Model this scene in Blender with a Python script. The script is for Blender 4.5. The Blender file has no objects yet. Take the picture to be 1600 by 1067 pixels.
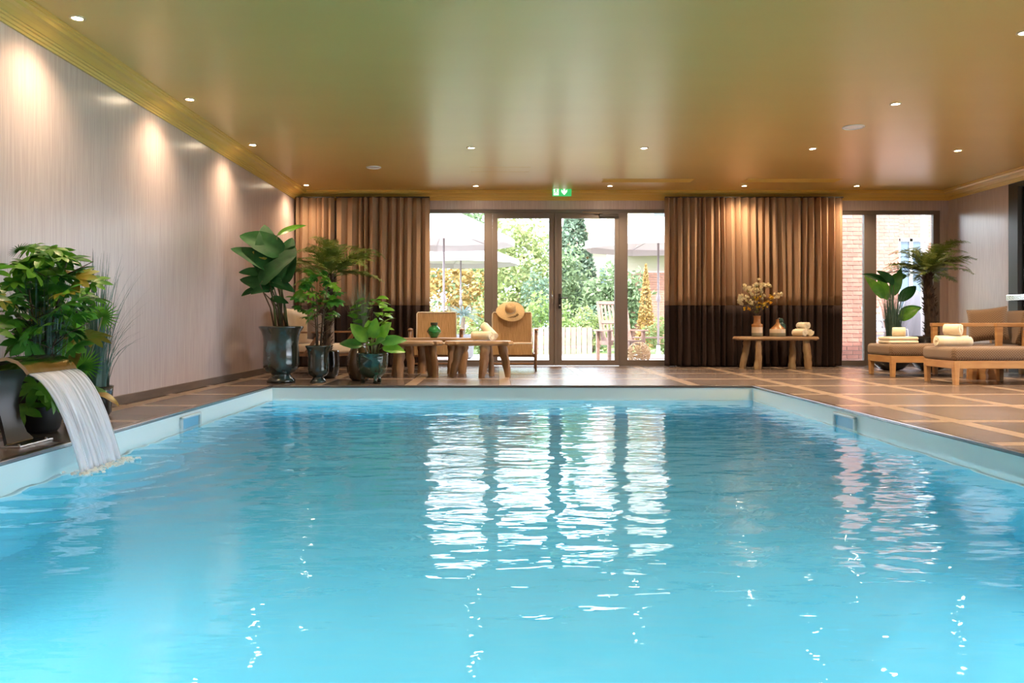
import bpy, math, random
import numpy as np
from mathutils import Vector, Matrix, Euler, Quaternion
from math import pi, sin, cos, radians as R
random.seed(7)
SC = bpy.context.scene
COL = SC.collection
# ------------------------------------------------------------------ camera
cd = bpy.data.cameras.new('camera'); cam = bpy.data.objects.new('camera', cd); COL.objects.link(cam)
cam.location = (0, 0, .68); cam.rotation_euler = (R(90), 0, 0)
cd.sensor_width = 36; cd.lens = 1244*36/1600
cd.shift_x = 21/1600; cd.shift_y = -29.5/1600
cd.clip_start = .05; cd.clip_end = 400
SC.camera = cam
# ------------------------------------------------------------------ world
W = bpy.data.worlds.new('world'); SC.world = W; W.use_nodes = True
nt = W.node_tree; nt.nodes.clear()
wo = nt.nodes.new('ShaderNodeOutputWorld'); bg = nt.nodes.new('ShaderNodeBackground')
tc = nt.nodes.new('ShaderNodeTexCoord'); no = nt.nodes.new('ShaderNodeTexNoise'); cr = nt.nodes.new('ShaderNodeValToRGB')
no.inputs['Scale'].default_value = 2.2; no.inputs['Detail'].default_value = 5
cr.color_ramp.elements[0].position = .38; cr.color_ramp.elements[0].color = (.62, .78, 1, 1)
cr.color_ramp.elements[1].position = .62; cr.color_ramp.elements[1].color = (.96, .98, 1, 1)
nt.links.new(tc.outputs['Generated'], no.inputs['Vector']); nt.links.new(no.outputs['Fac'], cr.inputs['Fac'])
nt.links.new(cr.outputs['Color'], bg.inputs['Color']); nt.links.new(bg.outputs['Background'], wo.inputs['Surface'])
bg.inputs['Strength'].default_value = 4.0
# sun over the roof of the building, high behind the camera
sd = bpy.data.lights.new('sun', 'SUN'); sd.energy = 4.2; sd.angle = R(1.5); sd.color = (1, .95, .86)
so = bpy.data.objects.new('sun', sd); COL.objects.link(so); so.rotation_euler = (R(38), 0, R(-22))
SPOT_W = 90.0; LAMP_DISC = 60.0; POOL_W = 5.8
SC.view_settings.view_transform = 'Standard'; SC.view_settings.look = 'None'
SC.view_settings.gamma = 1; SC.view_settings.use_curve_mapping = False
SC.view_settings.exposure = 1.68
cy = SC.cycles
cy.use_denoising = True; cy.max_bounces = 10; cy.diffuse_bounces = 5; cy.glossy_bounces = 4
cy.transmission_bounces = 8; cy.transparent_max_bounces = 16
cy.sample_clamp_indirect = 4; cy.caustics_reflective = False; cy.caustics_refractive = True; cy.blur_glossy = .3

# ------------------------------------------------------------------ helpers
def mat(name, col, rough=.5, metal=0, spec=.5, var=None, vscale=(6, 6, 6), vpos=(.35, .65), bump=0, bscale=None, dist=.01,
        rand=0, transl=0, coat=0, sheen=0, pos=False, emit=0, tint=None):
    m = bpy.data.materials.new(name); m.use_nodes = True; n = m.node_tree.nodes; l = m.node_tree.links
    b = n['Principled BSDF']; out = n['Material Output']
    b.inputs['Base Color'].default_value = (*col, 1); b.inputs['Roughness'].default_value = rough
    b.inputs['Metallic'].default_value = metal; b.inputs['Specular IOR Level'].default_value = spec
    b.inputs['Coat Weight'].default_value = coat; b.inputs['Coat Roughness'].default_value = .08
    b.inputs['Sheen Weight'].default_value = sheen
    if emit:
        b.inputs['Emission Color'].default_value = (*(tint or col), 1); b.inputs['Emission Strength'].default_value = emit
    vec = None
    if var is not None or bump:
        if pos: g = n.new('ShaderNodeNewGeometry'); vec = g.outputs['Position']
        else: g = n.new('ShaderNodeTexCoord'); vec = g.outputs['Object']
    oi = n.new('ShaderNodeObjectInfo') if rand else None
    if oi and vec is not None:
        ad = n.new('ShaderNodeVectorMath'); ad.operation = 'ADD'
        sm = n.new('ShaderNodeMath'); sm.operation = 'MULTIPLY'; sm.inputs[1].default_value = 37
        l.new(oi.outputs['Random'], sm.inputs[0]); l.new(vec, ad.inputs[0]); l.new(sm.outputs[0], ad.inputs[1]); vec = ad.outputs[0]
    c = None
    if var is not None:
        mp = n.new('ShaderNodeMapping'); mp.inputs['Scale'].default_value = vscale; l.new(vec, mp.inputs['Vector'])
        t = n.new('ShaderNodeTexNoise'); t.inputs['Scale'].default_value = 1; t.inputs['Detail'].default_value = 4
        l.new(mp.outputs[0], t.inputs['Vector'])
        r = n.new('ShaderNodeValToRGB'); r.color_ramp.elements[0].position = vpos[0]; r.color_ramp.elements[1].position = vpos[1]
        r.color_ramp.elements[0].color = (*col, 1); r.color_ramp.elements[1].color = (*var, 1)
        l.new(t.outputs['Fac'], r.inputs['Fac']); c = r.outputs['Color']
    if rand:
        h = n.new('ShaderNodeHueSaturation'); h.inputs['Color'].default_value = (*col, 1)
        mr = n.new('ShaderNodeMapRange'); mr.inputs['To Min'].default_value = 1-rand; mr.inputs['To Max'].default_value = 1+rand
        l.new(oi.outputs['Random'], mr.inputs['Value']); l.new(mr.outputs[0], h.inputs['Value'])
        if c is not None: l.new(c, h.inputs['Color'])
        c = h.outputs['Color']
    if c is not None: l.new(c, b.inputs['Base Color'])
    if bump:
        mp = n.new('ShaderNodeMapping'); mp.inputs['Scale'].default_value = bscale or vscale; l.new(vec, mp.inputs['Vector'])
        t = n.new('ShaderNodeTexNoise'); t.inputs['Scale'].default_value = 1; t.inputs['Detail'].default_value = 3
        l.new(mp.outputs[0], t.inputs['Vector'])
        bp = n.new('ShaderNodeBump'); bp.inputs['Strength'].default_value = bump; bp.inputs['Distance'].default_value = dist
        l.new(t.outputs['Fac'], bp.inputs['Height']); l.new(bp.outputs[0], b.inputs['Normal'])
    if transl:
        tr = n.new('ShaderNodeBsdfTranslucent'); mx = n.new('ShaderNodeMixShader'); mx.inputs[0].default_value = transl
        tr.inputs['Color'].default_value = (*col, 1)
        if c is not None: l.new(c, tr.inputs['Color'])
        l.new(b.outputs[0], mx.inputs[1]); l.new(tr.outputs[0], mx.inputs[2]); l.new(mx.outputs[0], out.inputs['Surface'])
    return m

class MB:
    def __init__(s): s.v = []; s.f = []; s.mi = []; s.cm = 0
    def add(s, vs, fs):
        o = len(s.v); s.v += [tuple(v) for v in vs]
        for f in fs: s.f.append([i+o for i in f]); s.mi.append(s.cm)
        return s
    def box(s, x0, x1, y0, y1, z0, z1, M=None):
        vs = [Vector(p) for p in ((x0,y0,z0),(x1,y0,z0),(x1,y1,z0),(x0,y1,z0),(x0,y0,z1),(x1,y0,z1),(x1,y1,z1),(x0,y1,z1))]
        if M: vs = [M @ v for v in vs]
        return s.add(vs, [(3,2,1,0),(4,5,6,7),(0,1,5,4),(1,2,6,5),(2,3,7,6),(3,0,4,7)])
    def cbox(s, c, d, M=None):
        T = Matrix.Translation(c) @ (M or Matrix())
        return s.box(-d[0]/2, d[0]/2, -d[1]/2, d[1]/2, -d[2]/2, d[2]/2, T)
    def tube(s, pts, rad, n=8, cap=True, flat=1):
        pts = [Vector(p) for p in pts]; k = len(pts)
        if not hasattr(rad, '__len__'): rad = [rad]*k
        vs = []; up = None
        for i, p in enumerate(pts):
            t = (pts[min(i+1, k-1)]-pts[max(i-1, 0)]).normalized()
            if up is None: up = Vector((0, 0, 1)) if abs(t.z) < .9 else Vector((1, 0, 0))
            a = t.cross(up)
            if a.length < 1e-5: a = t.orthogonal()
            a.normalize(); b = a.cross(t).normalized(); up = b
            for j in range(n):
                q = 2*pi*j/n; vs.append(p + a*cos(q)*rad[i] + b*sin(q)*rad[i]*flat)
        fs = [(i*n+j, i*n+(j+1) % n, (i+1)*n+(j+1) % n, (i+1)*n+j) for i in range(k-1) for j in range(n)]
        if cap: fs += [tuple(range(n))[::-1], tuple((k-1)*n+j for j in range(n))]
        return s.add(vs, fs)
    def lathe(s, prof, n=24, c=(0, 0, 0), cap0=True, cap1=False, sq=0):
        k = len(prof); vs = []
        for r, z in prof:
            for j in range(n):
                a = 2*pi*j/n; vs.append((c[0]+r*cos(a), c[1]+r*sin(a), c[2]+z))
        fs = [(i*n+j, i*n+(j+1) % n, (i+1)*n+(j+1) % n, (i+1)*n+j) for i in range(k-1) for j in range(n)]
        if cap0: fs.append(tuple(range(n))[::-1])
        if cap1: fs.append(tuple((k-1)*n+j for j in range(n)))
        return s.add(vs, fs)
    def grid(s, P, nu, nv, closed=False):
        vs = [P(i, j) for j in range(nv) for i in range(nu)]
        fs = [(j*nu+i, j*nu+(i+1) % nu, (j+1)*nu+(i+1) % nu, (j+1)*nu+i) for j in range(nv-1) for i in range(nu if closed else nu-1)]
        return s.add(vs, fs)
    def prism(s, poly, y0, y1, M=None):   # poly in xz, extruded along y
        k = len(poly); vs = [Vector((p[0], y0, p[1])) for p in poly]+[Vector((p[0], y1, p[1])) for p in poly]
        if M: vs = [M @ v for v in vs]
        return s.add(vs, [tuple(range(k)), tuple(range(2*k-1, k-1, -1))]+[(i, i+k, (i+1) % k+k, (i+1) % k) for i in range(k)])
    def merge(s, o, M=None):
        return s.add([(M @ Vector(v)) if M else v for v in o.v], o.f)
    def mesh(s, name, ms, smooth=False):
        me = bpy.data.meshes.new(name); me.from_pydata(s.v, [], s.f)
        for m in (ms if isinstance(ms, (list, tuple)) else [ms]): me.materials.append(m)
        if any(s.mi): me.polygons.foreach_set('material_index', s.mi)
        if smooth: me.shade_smooth()
        me.update(); return me
    def obj(s, name, ms, parent=None, loc=(0, 0, 0), rot=(0, 0, 0), smooth=False, bevel=0, seg=2, sub=0, solid=0, auto=False, wn=False):
        return link(name, s.mesh(name, ms, smooth), parent, loc, rot, bevel, seg, sub, solid, auto)

def link(name, me, parent=None, loc=(0, 0, 0), rot=(0, 0, 0), bevel=0, seg=2, sub=0, solid=0, auto=False, scale=None):
    o = bpy.data.objects.new(name, me); COL.objects.link(o); o.location = loc; o.rotation_euler = rot
    if scale: o.scale = scale
    if parent: o.parent = parent
    if solid: md = o.modifiers.new('s', 'SOLIDIFY'); md.thickness = solid; md.offset = 0
    if bevel:
        md = o.modifiers.new('b', 'BEVEL'); md.width = bevel; md.segments = seg; md.limit_method = 'ANGLE'; md.angle_limit = R(35)
    if sub: md = o.modifiers.new('u', 'SUBSURF'); md.levels = sub; md.render_levels = sub
    if auto:
        for p in me.polygons: p.use_smooth = True
        try: me.set_sharp_from_angle(angle=R(40))
        except Exception: pass
    return o
def thing(name, label, cat, loc=(0, 0, 0), rot=0, group=None):
    o = bpy.data.objects.new(name, None); COL.objects.link(o); o.location = loc; o.rotation_euler = (0, 0, rot) if not hasattr(rot, '__len__') else rot
    o.empty_display_size = .1; o['label'] = label; o['category'] = cat
    if group: o['group'] = group
    return o
def tag(o, label, cat, group=None):
    o['label'] = label; o['category'] = cat
    if group: o['group'] = group
    return o
def struct(o): o['kind'] = 'structure'; return o
def sempty(name, loc=(0, 0, 0)):
    o = bpy.data.objects.new(name, None); COL.objects.link(o); o.location = loc; o['kind'] = 'structure'; return o
def copy_tree(o, parent=None):
    c = o.copy(); COL.objects.link(c); c.parent = parent
    for ch in list(o.children): copy_tree(ch, c)
    return c
def Rz(a): return Matrix.Rotation(a, 4, 'Z')
def Rx(a): return Matrix.Rotation(a, 4, 'X')
def Ry(a): return Matrix.Rotation(a, 4, 'Y')
def T(x, y, z): return Matrix.Translation((x, y, z))

# ------------------------------------------------------------------ materials
m_wall = mat('wallpaper', (.54, .425, .41), rough=.26, spec=.8, var=(.64, .52, .50), vscale=(110, 110, 3.0), bump=.16, bscale=(140, 140, 3.0), dist=.004, pos=True)
m_ceil = mat('gold_ceiling_paint', (.70, .47, .155), rough=.33, spec=.5, var=(.72, .49, .165), vscale=(.5, 2, 1), bump=.02, bscale=(1.0, 3, 1), dist=.01, pos=True)
m_corn = mat('gold_cornice_paint', (.76, .49, .12), rough=.32, spec=.5)
m_dark = mat('dark_deck_plank', (.10, .074, .066), rough=.27, spec=1.0, var=(.15, .112, .098), vscale=(2.2, 26, 4), bump=.05, bscale=(3, 60, 5), dist=.003, rand=.14, pos=True)
m_light = mat('light_deck_strip', (.27, .19, .14), rough=.28, spec=.9, var=(.33, .245, .18), vscale=(8, 8, 4), bump=.1, dist=.003, rand=.08, pos=True)
m_grout = mat('grout', (.13, .10, .08), rough=.8)
m_skirt = mat('dark_skirting', (.13, .09, .07), rough=.4, var=(.18, .13, .1), vscale=(3, 3, 20))
m_rim = mat('pale_pool_panel', (.72, .82, .84), rough=.3)
m_liner = mat('turquoise_liner', (.105, .54, .73), rough=.6, var=(.135, .58, .76), vscale=(1.2, 1.2, 1.2), pos=True)
m_steel = mat('brushed_steel', (.62, .60, .58), rough=.25, metal=1)
m_chrome = mat('chrome', (.85, .85, .86), rough=.08, metal=1)
m_edge = mat('dark_edge_metal', (.10, .07, .06), rough=.25, spec=.8)
m_frame = mat('grey_brown_aluminium', (.20, .165, .15), rough=.42, spec=.5)
m_framed = mat('dark_aluminium', (.035, .03, .028), rough=.35)
m_black = mat('black_plastic', (.02, .02, .02), rough=.35)
m_white = mat('white_plaster', (.82, .82, .80), rough=.6)
m_wplastic = mat('white_plastic', (.92, .92, .92), rough=.25)

def glass_mat(name, f=.08, tint=(1, 1, 1)):
    m = bpy.data.materials.new(name); m.use_nodes = True; n = m.node_tree.nodes; l = m.node_tree.links
    n.remove(n['Principled BSDF']); out = n['Material Output']
    t = n.new('ShaderNodeBsdfTransparent'); t.inputs[0].default_value = (*tint, 1)
    g = n.new('ShaderNodeBsdfGlossy'); g.inputs['Roughness'].default_value = .01
    fr = n.new('ShaderNodeFresnel'); fr.inputs['IOR'].default_value = 1.45
    mx = n.new('ShaderNodeMixShader'); l.new(fr.outputs[0], mx.inputs[0]); l.new(t.outputs[0], mx.inputs[1]); l.new(g.outputs[0], mx.inputs[2])
    l.new(mx.outputs[0], out.inputs['Surface']); return m
m_glass = glass_mat('window_glass', tint=(.97, .98, .98))

def water_mat():
    m = bpy.data.materials.new('pool_water'); m.use_nodes = True; n = m.node_tree.nodes; l = m.node_tree.links
    n.remove(n['Principled BSDF']); out = n['Material Output']
    g = n.new('ShaderNodeBsdfGlass'); g.inputs['IOR'].default_value = 1.333; g.inputs['Roughness'].default_value = 0.0
    g.inputs['Color'].default_value = (.96, 1, 1, 1)
    tc = n.new('ShaderNodeNewGeometry'); mp = n.new('ShaderNodeMapping'); mp.inputs['Scale'].default_value = (6, 15, 1)
    t = n.new('ShaderNodeTexNoise'); t.inputs['Scale'].default_value = 1; t.inputs['Detail'].default_value = 2
    b = n.new('ShaderNodeBump'); b.inputs['Strength'].default_value = .5; b.inputs['Distance'].default_value = .006
    l.new(tc.outputs['Position'], mp.inputs['Vector']); l.new(mp.outputs[0], t.inputs['Vector']); l.new(t.outputs['Fac'], b.inputs['Height'])
    l.new(b.outputs[0], g.inputs['Normal']); l.new(g.outputs[0], out.inputs['Surface']); return m
m_water = water_mat()

# ------------------------------------------------------------------ room shell
XL, XR, YB, YF, HC = -3.15, 7.03, 12.44, -2.5, 2.72
PX0, PX1, PY0, PY1 = -2.43, 2.73, .6, 8.55
DZ = -.008
fb = MB()
fb.box(XL-.2, PX0-.03, YF, YB+.2, -.35, DZ); fb.box(PX1+.03, XR+3, YF, YB+.2, -.35, DZ)
fb.box(PX0-.03, PX1+.03, PY1+.03, YB+.2, -.35, DZ); fb.box(PX0-.03, PX1+.03, YF, PY0-.03, -.35, DZ)
floor = struct(fb.obj('floor', m_grout))
unit = MB().box(0, 1, 0, 1, 0, 1)
me_d = unit.mesh('deck_plank', m_dark); me_l = unit.mesh('deck_strip', m_light)
decks = [(XL, PX0-.035, 3.0, YB), (PX1+.035, XR, 3.0, YB), (PX0-.035, PX1+.035, PY1+.035, YB)]
near = MB(); nearl = MB()
def lay(x0, x1, y0, y1, light):
    g = .0022
    for (a, b, c, d) in decks:
        u0, u1, w0, w1 = max(x0, a), min(x1, b), max(y0, c), min(y1, d)
        # pieces crossing from the side decks into the back deck stay whole only inside one region
        if u1-u0 < .02 or w1-w0 < .02: continue
        link('strip' if light else 'plank', me_l if light else me_d, floor, (u0+g, w0+g, DZ), scale=(u1-u0-2*g, w1-w0-2*g, -DZ-.0004*random.random()))
    for (a, b, c, d) in [(XL, PX0-.035, YF, 3.0), (PX1+.035, XR, YF, 3.0), (PX0-.035, PX1+.035, YF, PY0-.035)]:
        u0, u1, w0, w1 = max(x0, a), min(x1, b), max(y0, c), min(y1, d)
        if u1-u0 < .02 or w1-w0 < .02: continue
        (nearl if light else near).box(u0+g, u1-g, w0+g, w1-g, DZ, 0)
C = 1.03; SW = .13
for i in range(-5, 6):
    xc = 1.1+C*i
    for j in range(-8, 8):
        yc = 5.5+C*j
        lay(xc-SW/2, xc+C-SW/2, yc-SW/2, yc+SW/2, True)          # cross strip
        lay(xc-SW/2, xc+SW/2, yc+SW/2, yc+C-SW/2, True)          # long strip
        for k in range(3):
            h = (C-SW)/3
            lay(xc+SW/2, xc+C-SW/2, yc+SW/2+k*h, yc+SW/2+(k+1)*h, False)
o = near.obj('planks_near_camera', m_dark, floor); o['kind'] = 'stuff'
o = nearl.obj('strips_near_camera', m_light, floor); o['kind'] = 'stuff'

struct(MB().box(XL-.2, XR+3, YF-.2, YB+.25, HC, HC+.2).obj('ceiling', m_ceil))
struct(MB().box(XL-.2, XL, YF, YB+.2, -.3, HC).obj('wall_left', m_wall))
# back wall with two glazed openings
O1 = (-1.25, 2.78, 2.45); O2 = (5.28, 6.90, 2.43)
wb = MB()
for (a, b, z0, z1) in [(XL, O1[0], -.3, HC), (O1[0], O1[1], O1[2], HC), (O1[1], O2[0], -.3, HC), (O2[0], O2[1], O2[2], HC), (O2[1], XR+.2, -.3, HC)]:
    wb.box(a, b, YB, YB+.25, z0, z1)
struct(wb.obj('wall_back', m_wall))
# right wall: solid stretch by the corner, glazed further forward; hall behind it
YR = 10.98
struct(MB().box(XR, XR+.15, YR, YB, -.3, HC).obj('wall_right', m_wall))
m_hall = mat('hall_wall_tan', (.52, .36, .23), rough=.55, var=(.60, .43, .28), vscale=(3, 3, 3), pos=True)
# hall side wall; its unseen long window band is added for daylight fill
wf = MB()
for (a, b, z0, z1) in [(YF, -2.0, -.3, HC), (-2.0, 9.0, -.3, .3), (-2.0, 9.0, 2.5, HC), (9.0, YB+.2, -.3, HC)]: wf.box(XR+2.6, XR+2.8, a, b, z0, z1)
struct(wf.obj('wall_hall', m_hall))
struct(MB().box(XL-.2, XR+3, YF-.2, YF, -.3, HC).obj('wall_front', m_wall))
wfr = MB()
for y in (-2.0, .2, 2.4, 4.6, 6.8, 8.94): wfr.box(XR+2.66, XR+2.72, y, y+.06, .3, 2.5)
struct(wfr.obj('window_5', m_frame))  # frame bars of the added, unseen window band
# baseboards
struct(MB().box(XL, XL+.018, YF, YB, 0, .075).obj('baseboard_left', m_skirt, bevel=.004))
bb = MB()
for a, b in ((XL+.02, O1[0]-.02), (O1[1]+.02, O2[0]-.02), (O2[1]+.02, XR-.02)): bb.box(a, b, YB-.018, YB, 0, .07)
struct(bb.obj('baseboard_back', m_skirt, bevel=.004))
struct(MB().box(XR-.018, XR, YR+.02, YB-.02, 0, .07).obj('baseboard_right', m_skirt, bevel=.004))
# cornice: stepped crown profile (distance from wall, drop from ceiling)
prof = [(0, 0), (.20, 0), (.20, -.012), (.185, -.016), (.185, -.026), (.165, -.03), (.150, -.045), (.115, -.052), (.085, -.066), (.062, -.086),
        (.050, -.086), (.046, -.098), (.034, -.102), (.028, -.118), (.018, -.122), (.014, -.135), (0, -.135)]
def cornice(name, A, B, inward, cutA=0, cutB=0):
    A = Vector(A); B = Vector(B); inward = Vector(inward); d = (B-A).normalized(); mb = MB(); k = len(prof)
    vs = []
    for (P, s) in ((A, cutA), (B, -cutB)):
        for (p, z) in prof: vs.append(P + inward*p + Vector((0, 0, z)) + d*p*s)
    fs = [(i, (i+1) % k, (i+1) % k+k, i+k) for i in range(k)]+[tuple(range(k))[::-1], tuple(range(k, 2*k))]
    struct(mb.add(vs, fs).obj(name, m_corn))
zc = HC
cornice('trim_1', (XL, YF, zc), (XL, YB, zc), (1, 0, 0), 0, 1)
cornice('trim_2', (XR, YB, zc), (XL, YB, zc), (0, -1, 0), 1, 1)
cornice('trim_3', (XR, YB, zc), (XR, YF, zc), (-1, 0, 0), 1, 0)

# ------------------------------------------------------------------ pool
ZW = -.13
pw = MB(); t = .1
PB = -1.45
for (a, b, c, d) in [(PX0-t, PX0, PY0-t, PY1+t), (PX1, PX1+t, PY0-t, PY1+t), (PX0, PX1, PY1, PY1+t), (PX0, PX1, PY0-t, PY0)]:
    pw.box(a, b, c, d, PB, -.36)
pw.box(PX0, PX1, PY0, PY1, PB-.1, PB)
struct(pw.obj('pool_shell', m_liner))
pr = MB()
for (a, b, c, d) in [(PX0-.03, PX0+.004, PY0-.03, PY1+.03), (PX1-.004, PX1+.03, PY0-.03, PY1+.03), (PX0+.004, PX1-.004, PY1-.004, PY1+.03), (PX0+.004, PX1-.004, PY0-.03, PY0+.004)]:
    pr.box(a, b, c, d, -.36, -.012)
struct(pr.obj('pool_wall', m_rim))
ps = MB()
zz = -.30
for (a, b, c, d) in [(PX0, PX0+.035, PY0, PY1), (PX1-.035, PX1, PY0, PY1), (PX0+.035, PX1-.035, PY1-.035, PY1)]:
    ps.box(a+.004, b-.004, c, d, zz-.03, zz)
struct(ps.obj('pool_ledge', m_rim, bevel=.005))
# edge trims: dark lip at the far end, brighter metal lips along the sides
struct(MB().box(PX0-.035, PX1+.035, PY1-.012, PY1+.035, -.02, .006).obj('trim_4', m_edge, bevel=.004))
m_lip = mat('satin_edge_metal', (.30, .27, .27), rough=.22, metal=.9)
struct(MB().box(PX0-.035, PX0+.012, PY0-.03, PY1-.012, -.02, .006).obj('trim_5', m_lip, bevel=.006))
struct(MB().box(PX1-.012, PX1+.035, PY0-.03, PY1-.012, -.02, .006).obj('trim_6', m_lip, bevel=.006))
struct(MB().box(PX0-.035, PX1+.035, PY0-.035, PY0-.03+.04, -.02, .004).obj('trim_7', m_lip))
# water surface with real waves
rng = np.random.default_rng(3)
x0, x1, y0, y1 = PX0+.004, PX1-.004, PY0+.004, PY1-.004
nx, ny = 190, 330
xs = np.linspace(x0, x1, nx); ys = np.linspace(y0, y1, ny)
X, Y = np.meshgrid(xs, ys); H = np.zeros_like(X)
for lam, n_, sl in ((.9, 5, .0065), (.5, 8, .0085), (.28, 10, .0115), (.16, 12, .0135), (.10, 12, .012)):
    for _ in range(n_):
        a = rng.normal(0, .42); L = lam*rng.uniform(.75, 1.3); k = 2*pi/L
        H += sl/k*np.sin(k*(X*sin(a)+Y*cos(a))+rng.uniform(0, 6.28))
env = .75+.35*np.sin(X*1.3+.5)*np.sin(Y*.8)
cal = np.clip((Y-1.2)/3.0, .45, 1.0); H *= env*cal
d = np.hypot(X+2.15, (Y-4.47)*.8); H += .010*np.sin(d*2*pi/.21)*np.exp(-d/.55)
wm = MB(); wm.v = [(float(a), float(b), float(ZW+c)) for a, b, c in zip(X.ravel(), Y.ravel(), H.ravel())]
wm.f = [(j*nx+i, j*nx+i+1, (j+1)*nx+i+1, (j+1)*nx+i) for j in range(ny-1) for i in range(nx-1)]; wm.mi = [0]*len(wm.f)
struct(wm.obj('water', m_water, smooth=True))
# underwater lamps added out of view to brighten pool and room (round wall fixtures)
m_lens = mat('pool_lamp_lens', (.8, .95, 1), emit=3, tint=(.85, .97, 1))
def added_pool_lamp(x, y, rz, lab):
    t = thing('pool_lamp', lab, 'lamp', (x, y, -.75), rz)
    MB().lathe([(.14, 0), (.14, .02), (.115, .03)], 24).obj('bezel', m_chrome, t, rot=(0, R(90), 0))
    ld = bpy.data.lights.new('pool_light', 'AREA'); ld.shape = 'DISK'; ld.size = .24; ld.energy = POOL_W*(2.6 if abs(y-PY0) < .1 else .45); ld.color = (.88, .97, 1); ld.spread = R(70) if abs(y-PY0) < .1 else R(140)
    lo = bpy.data.objects.new('pool_light', ld); COL.objects.link(lo); lo.parent = t; lo.location = (.035, 0, 0); lo.rotation_euler = (0, R(-90), 0)
for i, (x, y, rz) in enumerate([(PX0+.001, 1.5, 0), (PX0+.001, 3.0, 0), (PX1-.001, 1.5, pi), (PX1-.001, 3.0, pi), (-1.6, PY0+.001, pi/2), (.15, PY0+.001, pi/2), (1.9, PY0+.001, pi/2)]):
    added_pool_lamp(x, y, rz, ['first round underwater lamp on the pool wall below the waterfall side', 'second round underwater lamp on the pool wall below the waterfall side', 'first round underwater lamp on the lounger side pool wall', 'second round underwater lamp on the lounger side pool wall', 'round underwater lamp in the near pool wall, waterfall side', 'round underwater lamp in the middle of the near pool wall', 'round underwater lamp in the near pool wall, lounger side'][i])
# skimmers
m_skim = mat('skimmer_plastic', (.62, .70, .74), rough=.25); m_flap = mat('skimmer_flap', (.16, .42, .62), rough=.3)
def skimmer(x, y, s, lab):
    t = thing('skimmer', lab, 'skimmer', (x, y, -.125))
    w, h = .20, .085; f = MB()
    for (a, b, c, d) in [(-w, w, h-.022, h), (-w, w, -h, -h+.022), (-w, -w+.03, -h, h), (w-.03, w, -h, h)]:
        f.box(-.0, .022, a, b, c, d) if s > 0 else f.box(-.022, 0, a, b, c, d)
    f.obj('frame', m_skim, t, bevel=.006)
    (MB().box(0, .006, -w+.03, w-.03, -h+.022, h-.022) if s > 0 else MB().box(-.006, 0, -w+.03, w-.03, -h+.022, h-.022)).obj('flap', m_flap, t)
skimmer(PX0+.004, 6.25, 1, 'grey framed blue skimmer opening in the pool wall nearer the waterfall')
skimmer(PX1-.004, 6.25, -1, 'grey framed blue skimmer opening in the pool wall on the lounger side')

# ------------------------------------------------------------------ ceiling fittings
m_lamp = mat('downlight_glow', (1, .9, .75), emit=LAMP_DISC, tint=(1, .80, .55))
m_ring = mat('downlight_ring', (.75, .62, .42), rough=.3, metal=.6)
me_ring = MB().lathe([(.052, 0), (.052, -.006), (.036, -.008), (.034, -.002)], 24, cap0=False).mesh('bezel', m_ring, True)
me_disc = MB().lathe([(.036, -.003), (.001, -.003)], 20, cap0=False).mesh('lens', m_lamp)
spots = [(-2.82, 5.33, 1), (-2.82, 7.27, 1), (-2.82, 9.13, 1), (-2.85, 11.8, 1), (-.32, 9.28, 1), (-.34, 11.87, 1), (1.70, 9.3, 1), (1.66, 11.87, 1),
         (3.68, 9.33, 1), (3.66, 11.87, 1), (3.70, 7.42, 1), (5.44, 9.43, 1), (5.34, 11.87, 1), (3.70, 5.6, 1), (-2.82, 3.4, 0), (-2.82, 1.5, 0),
         (3.70, 3.7, 0), (3.70, 1.8, 0), (5.44, 7.4, 0), (5.44, 5.5, 0), (5.44, 3.6, 0), (5.44, 1.7, 0), (8.3, 9.5, 0), (8.3, 6.0, 0), (0.3, -1.2, 0)]  # the two hall downlights are added to light the hall
names = {0: 'lit recessed ceiling downlight over the waterfall, first along the left cornice', 1: 'lit recessed downlight beside the left cornice, second from the waterfall',
         2: 'lit recessed downlight beside the left cornice, third from the waterfall', 3: 'lit recessed downlight in the corner above the tall-leaved urn plant',
         4: 'lit downlight in the ceiling over the pool end, above the low tables', 5: 'lit downlight by the back cornice, above the armchair with the hat',
         6: 'lit downlight in the ceiling left of the green exit sign row end, over the pool edge', 7: 'lit downlight by the back cornice just right of the exit sign',
         8: 'lit downlight in front of the smaller louvre slot on the right', 9: 'lit downlight by the cornice, between the two ceiling air slots',
         10: 'lit downlight in front of the white round ceiling speaker', 11: 'lit downlight nearest the cornice corner on the loungers side',
         12: 'lit downlight by the cornice, above the curtain end beside the brick pillar window', 13: 'glowing downlight cut by the top right edge of the photo'}
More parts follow.
